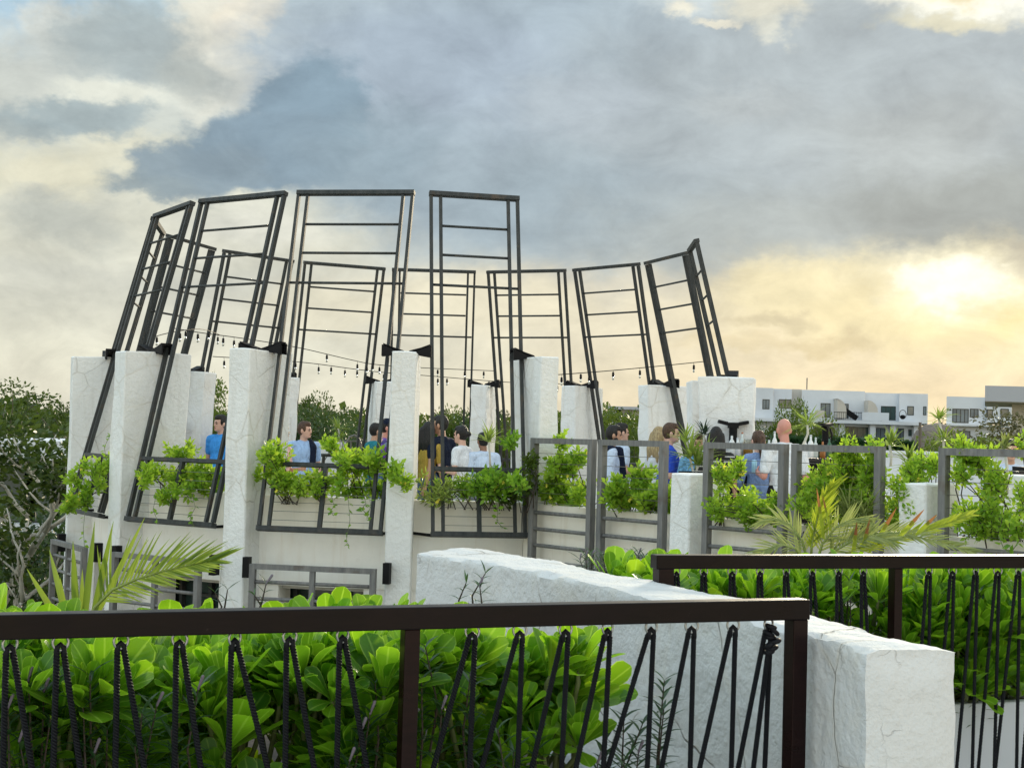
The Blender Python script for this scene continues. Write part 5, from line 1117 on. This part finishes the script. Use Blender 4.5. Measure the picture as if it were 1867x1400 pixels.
def railing(label, pL, pR, zt, fh, depth, posts, rings, left_vert_until, zb, seed, off=.15):
    root = empty('rope_railing', (pL + pR) / 2 + Vector((0, 0, ZF - (pL.z + pR.z) / 2)), label, 'railing'); r = random.Random(seed)
    x = (pR - pL).normalized(); nb = Vector((-x.y, x.x, 0)).normalized()
    def Q(px, z, back=0.):                    # point of the railing's front plane under a photo column
        u = ray(px, 1100 if zt > -.6 else 1100); t = None
        d = ray(px, 1050); # intersect vertical plane through pL,pR
        nn = Vector((nb.x, nb.y, 0)); k = (pL.x * nn.x + pL.y * nn.y) / (d.x * nn.x + d.y * nn.y); p = d * k
        # follow the roll: refine at the wanted height
        for _ in range(3):
            dd = p.copy(); dd.z = z; v = project(dd); d = ray(px, v[1]); k = (pL.x * nn.x + pL.y * nn.y) / (d.x * nn.x + d.y * nn.y); p = d * k
        return Vector((p.x, p.y, z)) + nb * back
    m = MB(); a, b = Vector((pL.x, pL.y, zt - fh / 2)) + nb * depth / 2, Vector((pR.x, pR.y, zt - fh / 2)) + nb * depth / 2
    m.bar(a, b, fh, depth, nb); bevel(m.build('top_rail', M['rail'], root), .004, 2)
    for px, w, d in posts:
        c = Q(px, zt - fh, depth / 2); m = MB(); m.box((c.x, c.y, (zt - fh + ZF) / 2), x * w / 2, nb * d / 2, (0, 0, (zt - fh - ZF) / 2)); bevel(m.build('post', M['railpost'], root), .003, 2)
    m = MB(); a2, b2 = Vector((a.x, a.y, zb)), Vector((b.x, b.y, zb)); m.bar(a2, b2, .05, .05, nb); bevel(m.build('bottom_rail', M['rail'], root), .003)
    tops = [Q(px, zt - fh, depth / 2) for px in rings]
    for k, c in enumerate(tops):
        rr = .021; cc = c - Vector((0, 0, .015)); yaw = r.uniform(-.5, .5); ex = x * math.cos(yaw) + nb * math.sin(yaw)
        m = MB(); m.tube([cc + ex * (rr * math.cos(t)) + Vector((0, 0, rr * math.sin(t))) for t in [q * 2 * math.pi / 20 for q in range(21)]], .0038, 8, False); m.build('ring', M['chrome'], root, True)
        q = cc - Vector((0, 0, rr - .004))
        m = MB(); m.tube([q - ex * .010 + Vector((0, 0, -.022)), q - ex * .009 + Vector((0, 0, .004)), q + Vector((0, 0, .012)), q + ex * .009 + Vector((0, 0, .004)), q + ex * .010 + Vector((0, 0, -.022))], .0080, 8); m.build('rope_loop', M['rope'], root, True)
        left = rings[k] < left_vert_until
        nx = c + x * ((off if left else -off) + r.uniform(-.038, .034))
        j = Vector((r.uniform(-.006, .006), 0, 0)); b1 = Vector((c.x, c.y, zb + .04)) + j; b2_ = Vector((nx.x, nx.y, zb + .04)) + j
        s = -1 if left else 1
        rope(q + x * (.009 * s) - Vector((0, 0, .006)), b1, root, r); rope(q - x * (.009 * s) - Vector((0, 0, .006)) + nb * .004, b2_ , root, r)
    return root, Q, x, nb
def project(P):
    c, s = math.cos(PITCH), math.sin(PITCH); y = P.y * c + P.z * s; z = -P.y * s + P.z * c
    u, v = F * P.x / y, -F * z / y; cr, sr = math.cos(RO), math.sin(RO); return 933.5 + u * cr - v * sr, 700 + u * sr + v * cr
Za = -.5
pR = atz(1478, 1093, Za); p0 = atz(0, 1121, Za); pL = p0 + (p0 - pR) * .6
r1, Q1, x1_, n1_ = railing('dark brown rope railing in front, ending at the white wall', pL, pR, Za, .067, .070, [(755, .048, .05), (1462.5, .056, .06), (-480, .05, .05)], [-205, -90, 20, 113, 224, 332, 433, 534, 631, 869, 956, 1040, 1117, 1197, 1271, 1347, 1412], 700, -1.22, 5)
c = Q1(1416, Za - .067, .02); rnd = random.Random(3)        # the knotted rope end at the last post
m = MB()
for k in range(8):
    a = c + Vector((rnd.uniform(-.014, .012), rnd.uniform(-.012, .01), -.022 - .012 * k)); tl = rnd.uniform(-.014, .014); m.tube([a + Vector((.0135 * math.cos(t), .0135 * math.sin(t), tl * math.cos(t))) for t in [q * .785 for q in range(9)]], .0078, 7)
m.build('knot', M['rope'], r1, True)
rope(Q1(1408, Za - .15, .02), Q1(1372, -1.2, .03), r1, rnd)
pL2 = atz(1198, 1012, Za); pR2 = atz(1867, 1013, Za); pR2 = pR2 + (pR2 - pL2) * .5
r2, Q2, x2_, n2_ = railing('dark brown rope railing behind the white wall, in front of the right-hand shrubs', pL2, pR2, Za, .063, .075, [(1216, .075, .075), (1641, .045, .06), (2070, .05, .05)], [1240, 1290, 1342, 1393, 1441, 1489, 1537, 1582, 1702, 1745, 1788, 1828, 1866, 1905, 1945], 1630, -1.70, 6, .10)

# ---- shrubs with broad glossy leaves ------------------------------------------------
NSH = np.array([.15, .22, .44, .74, .96, 1.0, .76, .16])
def rosette(c, tilt, rng, sc_=1., n=15):
    ax = np.array(tilt) / np.linalg.norm(tilt); t1 = np.cross(ax, (.3, .9, .1)); t1 /= np.linalg.norm(t1); t2 = np.cross(ax, t1)
    k = np.arange(n); f = (k + .5) / n; el_ = 1.48 - 1.00 * f ** 1.3 + rng.normal(0, .10, n); az_ = k * 2.4 + rng.normal(0, .2, n)
    R_ = (np.cos(az_)[:, None] * t1 + np.sin(az_)[:, None] * t2)
    D = R_ * np.cos(el_)[:, None] + ax * np.sin(el_)[:, None]; Nn = -R_ * np.sin(el_)[:, None] + ax * np.cos(el_)[:, None]
    L = sc_ * (.066 + .100 * np.minimum(1, .25 + f * 1.5)) * rng.uniform(.85, 1.12, n); W = L * rng.uniform(.34, .46, n)
    B = np.array(c) + ax * (.03 * (1 - f))[:, None] * sc_ + R_ * .008
    return broad_leaves(B, D, Nn, L, W, rng, rng.uniform(-.05, .28, n), rng.uniform(.1, .5), NSH)
def naupaka(name, label, spots, base, seed, group):
    rng = np.random.default_rng(seed); root = empty(name, base, label, 'shrub', group); parts = []; m = MB()
    for p, sc_ in spots:
        p = Vector(p); til = np.array((rng.normal(0, .30), -.30 + rng.normal(0, .28), 1.)); parts.append(rosette(p, til, rng, sc_, rng.integers(13, 18)))
        b = Vector((base[0] + rng.normal(0, .1), max(base[1], p.y) + rng.normal(.05, .05), max(base[2], p.z - .6))); d = Vector(til).normalized()
        m.tube([b, b.lerp(p, .6) - d * .05, p - d * .02, p + d * .03], [.010, .009, .0085, .004], 6)
    V, Fc, T_, U2 = merge(parts); npmesh('leaves', V, Fc, M['naupaka'], root, T_, U2, True); m.build('stems', M['stem'], root, True); return root
soilb = empty('planting_bed', Q1(400, ZF, 1.), 'dark planting bed behind the near rope railing', 'planter')
m = MB(); q0, q1 = Q1(-900, 0, .12), Q1(1380, 0, .12); d_ = n1_ * 3.2
m.prism([(q0.x, q0.y), (q1.x, q1.y), (q1.x - .7, q1.y + 1.6), (q1.x - 1.2, q1.y + 2.6), (q0.x + d_.x, q0.y + d_.y)], ZF + .003, -1.33); m.build('soil', M['soil'], soilb)
NL = ['leftmost broad-leaved shrub behind the near railing', 'broad-leaved shrub under the curved palm frond', 'broad-leaved shrub between the palm and the middle of the left railing', 'broad-leaved shrub left of the railing\'s middle post', 'bright broad-leaved shrub just left of the middle post', 'broad-leaved shrub just right of the middle post', 'broad-leaved shrub in front of the far part of the white wall', 'last broad-leaved shrub on the right, against the white wall']
rng0 = np.random.default_rng(99)
edges = [(-140, 60), (60, 210), (210, 370), (370, 540), (540, 700), (700, 860), (860, 1020), (1020, 1205)]
for k, (xa, xb) in enumerate(edges):
    spots = []
    topn = 15 if k < 7 else 6
    for q in range(topn):                     # crest, peeping over the rail
        px = xa + (xb - xa) * (q + rng0.uniform(0, 1)) / topn; dep = rng0.uniform(.30, 1.15)
        z = -.755 - .09 * rng0.random() - .08 * max(0, .5 - dep) - (.025 if k in (2, 3) else 0) - (.04 if k == 7 else 0) + (.05 if px < 60 and dep > .5 else 0) + (.035 if k in (4, 5) and rng0.random() < .4 else 0)
        if 960 < px: z -= (px - 960) / 220 * .10
        if px > 1000 and dep > .75: dep = .55
        spots.append((Q1(px, z, dep), rng0.uniform(.95, 1.25)))
    nf = 22 if k < 7 else 14
    for q in range(nf):                       # front, down to the bed
        px = xa + (xb - xa) * rng0.random(); f = rng0.random() ** 1.5; z = -.77 - .45 * f; dep = .16 + .42 * rng0.random()
        if px > 1080: z = max(z, -1.0); 
        spots.append((Q1(px, z, dep + .05), rng0.uniform(.68, 1.28)))
    bq = Q1((xa + xb) / 2, -1.33, .55)
    naupaka('broad_leaf_shrub', NL[k], spots, bq, 200 + k, 'broad-leaved shrubs behind the near railing')
# narrow-leaved plants among them
BUD = plain('mauve_bud', (.17, .14, .18), .7)
def narrow(label, stems, seed, group, L=.085, W=.013):
    rng = np.random.default_rng(seed); b0 = Vector(stems[0][0]); root = empty('narrow_leaf_plant', b0, label, 'plant', group); m = MB(); parts = []
    for a, b in stems:
        a, b = Vector(a), Vector(b); md = a.lerp(b, .5) + Vector((rng.normal(0, .02), rng.normal(0, .02), 0)); m.tube([a, md, b], [.0045, .0038, .002], 5)
        d = (b - a).normalized(); n = int((b - a).length / .030); P = []; D = []; N = []
        for i in range(n):
            f = .3 + .7 * i / max(1, n - 1); p = (a.lerp(md, f * 2) if f < .5 else md.lerp(b, f * 2 - 1)); az_ = i * 1.57 + rng.normal(0, .3); s1 = d.orthogonal().normalized(); s2 = d.cross(s1)
            rr = s1 * math.cos(az_) + s2 * math.sin(az_); e = .35 + .75 * max(0, f - .4)
            for sg in (-1, 1): dd = rr * sg * math.cos(e) + d * math.sin(e); P.append(p); D.append(dd); N.append(d * math.cos(e) - rr * sg * math.sin(e))
        if P: parts.append(broad_leaves(np.array(P), np.array(D), np.array(N), L * rng.uniform(.7, 1.2, len(P)), np.full(len(P), W), rng, rng.uniform(.1, .5, len(P)), .4, np.array([.3, .7, 1, .95, .7, .4, .05])))
        if rng.random() < .45: bd = MB(); bd.cap(b, .004, b + d * .035 + Vector((.012, 0, 0)), .0055, 6); bd.build('bud', BUD, root, True)
    V, Fc, T_, U2 = merge(parts); npmesh('leaves', V, Fc, M['ruellia'], root, T_, U2); m.build('stems', M['twig'], root)
GN = 'narrow-leaved plants among the broad-leaved shrubs'
def st(px, py, dep, lean=0., h=.35): 
    p = None; z = -.9
    for _ in range(6): p = Q1(px, z, dep); z += -(py - project(p)[1]) * p.y / F
    return (p + Vector((lean, .02, -h)), p)
narrow('dark narrow-leaved plant at the bottom left corner', [st(60, 1240, .18, .03), st(20, 1290, .15), st(100, 1310, .15, -.02), st(40, 1350, .12), st(90, 1260, .2)], 301, GN)
narrow('narrow-leaved plant with mauve buds below the second rope ring from the left', [st(175, 1232, .15, .02), st(160, 1290, .12), st(205, 1330, .12), st(180, 1370, .1)], 302, GN)
narrow('spreading narrow-leaved plant between the third and fourth rope rings', [st(300, 1285, .14, -.03), st(270, 1300, .12), st(325, 1330, .12), st(380, 1255, .16), st(255, 1360, .1), st(335, 1375, .1)], 303, GN)
narrow('narrow-leaved plant just left of the middle post', [st(700, 1300, .14), st(680, 1330, .12), st(720, 1245, .2), st(655, 1385, .1)], 304, GN)
narrow('narrow-leaved plant just right of the middle post', [st(815, 1180, .2, .02), st(800, 1240, .16), st(770, 1330, .12), st(830, 1290, .12)], 305, GN)
narrow('narrow-leaved plant at the bottom under the middle of the right rope section', [st(890, 1230, .15), st(880, 1300, .12, .02), st(930, 1330, .1), st(960, 1370, .1), st(900, 1385, .1), st(1010, 1340, .12)], 306, GN)
narrow('thin dark sprig standing alone before the white wall', [st(1292, 1240, .30, -.02, .5), st(1286, 1292, .28), st(1245, 1320, .28, -.03)], 307, GN)
narrow('low dark narrow-leaved plant at the foot of the white wall', [st(1215, 1310, .3, -.05), st(1160, 1360, .25), st(1190, 1385, .2), st(1230, 1370, .25), st(1140, 1390, .2)], 308, GN)
def atd(px, py, Y): return at(px, py, Y)
narrow('spiky tuft rising above the near rail before the white wall', [(at(865, 1130, 5.6), at(885, 1045, 5.6)), (at(850, 1130, 5.6), at(850, 1062, 5.6)), (at(880, 1130, 5.5), at(875, 1070, 5.5))], 309, GN, .075, .008)
narrow('thin sprig with mauve buds over the rail, left of the far white wall end', [(at(465, 1130, 5.4), at(485, 1065, 5.4)), (at(480, 1130, 5.4), at(464, 1085, 5.4)), (at(620, 1130, 5.4), at(628, 1085, 5.4)), (at(405, 1130, 5.4), at(415, 1075, 5.4)), (at(395, 1130, 5.4), at(392, 1080, 5.4))], 310, GN, .06, .007)
GR2 = 'spiky tufts behind the white wall'
for k, (px, y0, y1, lab) in enumerate(((1075, 1062, 1012, 'small spiky tuft at the foot of the first straight frame'), (1120, 1072, 1010, 'spiky tuft with a mauve spike left of the right railing\'s first post'), (1160, 1078, 1008, 'taller spiky tuft beside the right railing\'s first post'), (1188, 1080, 1030, 'low tuft touching the right railing\'s first post'))):
    narrow(lab, [(at(px + d, y0 + 25, 8.9), at(px + d * 2.2, y1 + abs(d), 8.9)) for d in (-8, -3, 2, 7)], 320 + k, GR2, .11, .010)
# right-hand planter
rpn = empty('planter_box', Q2(1800, ZF, .6), 'low white planter box behind the right rope railing', 'planter')
m = MB(); a, b = Q2(1180, 0, .22), Q2(2150, 0, .22); aa, bb = a + n2_ * 1.2, b + n2_ * 1.2
m.prism([(a.x, a.y), (b.x, b.y), ((b + n2_ * .07).x, (b + n2_ * .07).y), ((a + n2_ * .07).x, (a + n2_ * .07).y)], ZF + .003, -1.27); bevel(m.build('front', M['bwhite'], rpn), .01)
m = MB(); a, b = a + n2_ * .075, b + n2_ * .075; m.prism([(a.x, a.y), (b.x, b.y), (bb.x, bb.y), (aa.x, aa.y)], ZF + .003, -1.31); m.build('soil', M['soil'], rpn)
RL = ['broad-leaved shrub beside the first post of the right railing', 'broad-leaved shrub under the yellow palm, behind the right railing', 'large-leaved shrub left of the right railing\'s slim post', 'dark broad-leaved shrub right of the slim post', 'broad-leaved shrub at the right edge', 'broad-leaved shrub beyond the right edge']
for k, (xa, xb) in enumerate(((1235, 1340), (1340, 1470), (1470, 1640), (1640, 1760), (1760, 1870), (1860, 1990))):
    spots = []
    for q in range(12): px = xa + (xb - xa) * (q + rng0.random()) / 12; z = -.745 - .09 * rng0.random() - (.05 if k == 2 and px < 1560 else 0); spots.append((Q2(px, z, rng0.uniform(.25, .9)), rng0.uniform(1., 1.35)))
    for q in range(16 if k < 3 else 26): px = xa + (xb - xa) * rng0.random(); f = rng0.random(); spots.append((Q2(px, -.82 - .44 * f, (.16 if k > 2 else .24) + .25 * rng0.random()), rng0.uniform(.8, 1.25)))
    naupaka('broad_leaf_shrub', RL[k], spots, Q2((xa + xb) / 2, -1.31, .6), 230 + k, 'broad-leaved shrubs behind the right railing')
def st2(px, py, dep, lean=0., h=.35):
    z = -.9
    for _ in range(6): p = Q2(px, z, dep); z += -(py - project(p)[1]) * p.y / F
    return (p + Vector((lean, .02, -h)), p)
narrow('narrow-leaved plant left of the right railing\'s slim post', [st2(1605, 1048, .4), st2(1620, 1060, .35), st2(1590, 1070, .4), st2(1612, 1090, .3)], 330, GN, .09, .010)
narrow('dark narrow-leaved plant filling the corner right of the slim post', [st2(1675, 1060, .3), st2(1690, 1100, .28), st2(1670, 1140, .26), st2(1720, 1130, .26), st2(1750, 1180, .24), st2(1700, 1200, .24), st2(1780, 1220, .24), st2(1760, 1100, .26)], 331, GN, .11, .012)
narrow('dark narrow-leaved plant at the right edge under the railing', [st2(1800, 1070, .3), st2(1830, 1110, .28), st2(1855, 1080, .3), st2(1815, 1170, .25), st2(1850, 1190, .25), st2(1870, 1140, .26), st2(1835, 1235, .24)], 332, GN, .11, .012)
# ---- palms -------------------------------------------------------------------------
def frond(pts, n, L, W, rng, face, spread=(1.05, .45), up=1., side=(1, 1), droop=.15, base=.12):
    P = [Vector(p) for p in pts]; d = [0]
    for a, b in zip(P, P[1:]): d.append(d[-1] + (b - a).length)
    B = []; D = []; N = []; LL_ = []; face = Vector(face).normalized()
    for i in range(n):
        f = base + (1 - base) * i / (n - 1); s = d[-1] * f; k = max(j for j in range(len(P) - 1) if d[j] <= s + 1e-9); k = min(k, len(P) - 2)
        p = P[k].lerp(P[k + 1], (s - d[k]) / (d[k + 1] - d[k])); t = (P[k + 1] - P[k]).normalized(); sd_ = t.cross(face).normalized()
        for sg, on in ((-1, side[0]), (1, side[1])):
            if not on: continue
            ang = spread[0] + (spread[1] - spread[0]) * f + rng.normal(0, .05); dd = t * math.cos(ang) + sd_ * (sg * math.sin(ang)) + face * (.25 + rng.normal(0, .08)) - Vector((0, 0, droop))
            B.append(p); D.append(dd); N.append(face - dd.normalized() * face.dot(dd.normalized())); LL_.append(on * L * (.55 + .9 * f - .95 * f * f) * rng.uniform(.9, 1.08))
    n_ = len(B); return broad_leaves(np.array(B), np.array(D), np.array(N), np.array(LL_), np.full(n_, W), rng, rng.uniform(.02, .22, n_), .5, np.array([.5, .9, 1, .9, .7, .4, .05]))
def rachis(root, pts, r0, mt='palm'):
    m = MB(); k = len(pts); m.tube(pts, [r0 * (1 - .75 * i / (k - 1)) for i in range(k)], 6); m.build('rachis', M['palmstem'], root, True)
M['palmstem'] = plain('palm_stem', (.22, .27, .06), .5)
def split_blades(name, V, Fc, T, U, n, mt, root):
    a, b = len(V) // n, len(Fc) // n
    for i in range(n): npmesh(name, V[i * a:(i + 1) * a], Fc[i * b:(i + 1) * b] - i * a, mt, root, T[i * a:(i + 1) * a], U[i * a:(i + 1) * a])
rng = np.random.default_rng(401); YP = 5.35
pb = at(150, 1140, YP); pa = empty('young_palm', (pb.x, pb.y, -1.33), 'young palm behind the near railing with one frond arching right', 'palm')
def PX(x, y, Y=YP): return at(x, y, Y)
fp = [PX(150, 1180), PX(172, 1108), PX(205, 1075), PX(250, 1055), PX(300, 1040), PX(345, 1030), PX(390, 1022)]
rachis(pa, fp, .008)
V_, F_, T_, U_ = frond(fp, 30, .27, .0105, rng, (-.15, -1, .12), (1.15, .22), side=(1., .62), droop=.03, base=.30); npmesh('frond', V_, F_, M['palm'], pa, T_, U_)
tips = [(52, 1042, 118, 1150), (90, 1004, 128, 1150), (133, 992, 140, 1150), (172, 956, 152, 1150), (206, 955, 165, 1150), (262, 948, 172, 1130), (110, 1058, 122, 1150), (150, 1040, 148, 1150)]
B_ = np.array([PX(b, c_2, YP + .05) for _, _, b, c_2 in tips]); T2 = np.array([PX(a, b, YP - .05 + .1 * (i % 2)) for i, (a, b, _, _) in enumerate(tips)]); D_ = T2 - B_
V_, F_, T_, U_ = broad_leaves(B_, D_, np.tile((.25, -1, .2), (len(tips), 1)), np.linalg.norm(D_, axis=1) * 1.03, np.array([.024, .026, .028, .026, .026, .022, .024, .02]), rng, np.array([.12, .08, .03, .02, -.02, -.03, .05, .05]), .5, np.array([.6, .9, 1, .92, .75, .45, .04])); split_blades('blade', V_, F_, T_, U_, len(tips), M['palm'], pa)
m = MB(); m.tube([(pb.x, pb.y, -1.4), PX(150, 1150)], [.035, .022], 9); m.build('trunk', M['palmstem'], pa, True)
rng = np.random.default_rng(402); YQ = 8.6
qb = at(1478, 1040, YQ); pq = empty('yellow_palm', (qb.x, qb.y, -1.9), 'yellowing palm with brown leaf tips behind the right railing', 'palm')
def QX(x, y, Y=YQ): return at(x, y, Y)
FR = [([(1478, 1040), (1480, 990), (1490, 945), (1502, 905), (1515, 885)], 22, .26, (.2, -1, .1), (.75, .25), (.5, 1.), 'palmyellow'),
      ([(1478, 1040), (1462, 985), (1440, 955), (1415, 945), (1390, 950)], 18, .20, (0, -.7, .7), (1., .4), (1, 1), 'palmgrey'),
      ([(1478, 1040), (1450, 1000), (1425, 992), (1400, 1000), (1375, 1015)], 18, .20, (0, -.6, .8), (1., .4), (1, 1), 'palmgrey'),
      ([(1485, 1040), (1530, 990), (1580, 972), (1640, 970), (1700, 985), (1770, 1005)], 30, .20, (0, -.8, .6), (.8, .3), (1, .8), 'palmgrey'),
      ([(1490, 1040), (1560, 1000), (1630, 983), (1700, 963), (1765, 940)], 30, .20, (0, -.85, .5), (.65, .25), (.9, .8), 'palmyellow'),
      ([(1488, 1040), (1520, 1005), (1555, 985), (1590, 975), (1625, 985)], 20, .20, (.1, -.9, .4), (1., .4), (1, 1), 'palmgrey'),
      ([(1484, 1040), (1500, 990), (1525, 960), (1555, 945), (1580, 950)], 18, .20, (.1, -.9, .4), (1., .4), (1, 1), 'palmgrey'),
      ([(1478, 1060), (1500, 1050), (1450, 1090), (1430, 1120)], 14, .20, (.1, -.9, .4), (.9, .4), (1, 1), 'palm'),
      ([(1486, 1050), (1540, 1045), (1500, 1075), (1520, 1110)], 14, .18, (.1, -.9, .4), (.9, .4), (1, 1), 'palmgrey')]
for k, (pp, n, L, fc, sp, sdv, mt) in enumerate(FR):
    pts = [QX(x, y, YQ + .12 * math.sin(k * 2.1) * i / 4) for i, (x, y) in enumerate(pp)]; rachis(pq, pts, .009)
    V_, F_, T_, U_ = frond(pts, n, L, .014, rng, fc, sp, side=sdv, droop=.05, base=.25); npmesh('frond', V_, F_, M[mt], pq, T_, U_)
dry = [(1498, 958, 1490, 895, .030), (1510, 950, 1500, 905, .02), (1556, 1000, 1562, 955, .034), (1572, 1000, 1585, 950, .034), (1598, 985, 1632, 930, .036), (1645, 972, 1682, 932, .036), (1680, 965, 1706, 940, .034)]
B_ = np.array([QX(a, b, YQ - .08) for a, b, *_ in dry]); D_ = np.array([QX(c_2, d_2, YQ - .08) for _, _, c_2, d_2, _ in dry]) - B_
V_, F_, T_, U_ = broad_leaves(B_ + D_ * .35, D_, np.tile((.1, -1, .2), (len(dry), 1)), np.linalg.norm(D_, axis=1) * .75, np.array([q[4] * .62 for q in dry]), rng, .03, .5, np.array([.8, 1, .95, .8, .6, .35, .04])); split_blades('dry_tip', V_, F_, T_, U_, len(dry), M['palmdry'], pq)
V_, F_, T_, U_ = broad_leaves(B_ - D_ * .4, D_, np.tile((.1, -1, .2), (len(dry), 1)), np.linalg.norm(D_, axis=1) * .95, np.array([q[4] * .75 for q in dry]), rng, .0, .5, np.array([.5, .8, 1, 1, .95, .9, .7])); split_blades('blade', V_, F_, T_, U_, len(dry), M['palmyellow'], pq)
m = MB(); m.tube([(qb.x, qb.y, -2.6), (qb.x, qb.y, -1.2), QX(1479, 1045)], [.06, .05, .03], 9); m.build('trunk', M['palmstem'], pq, True)
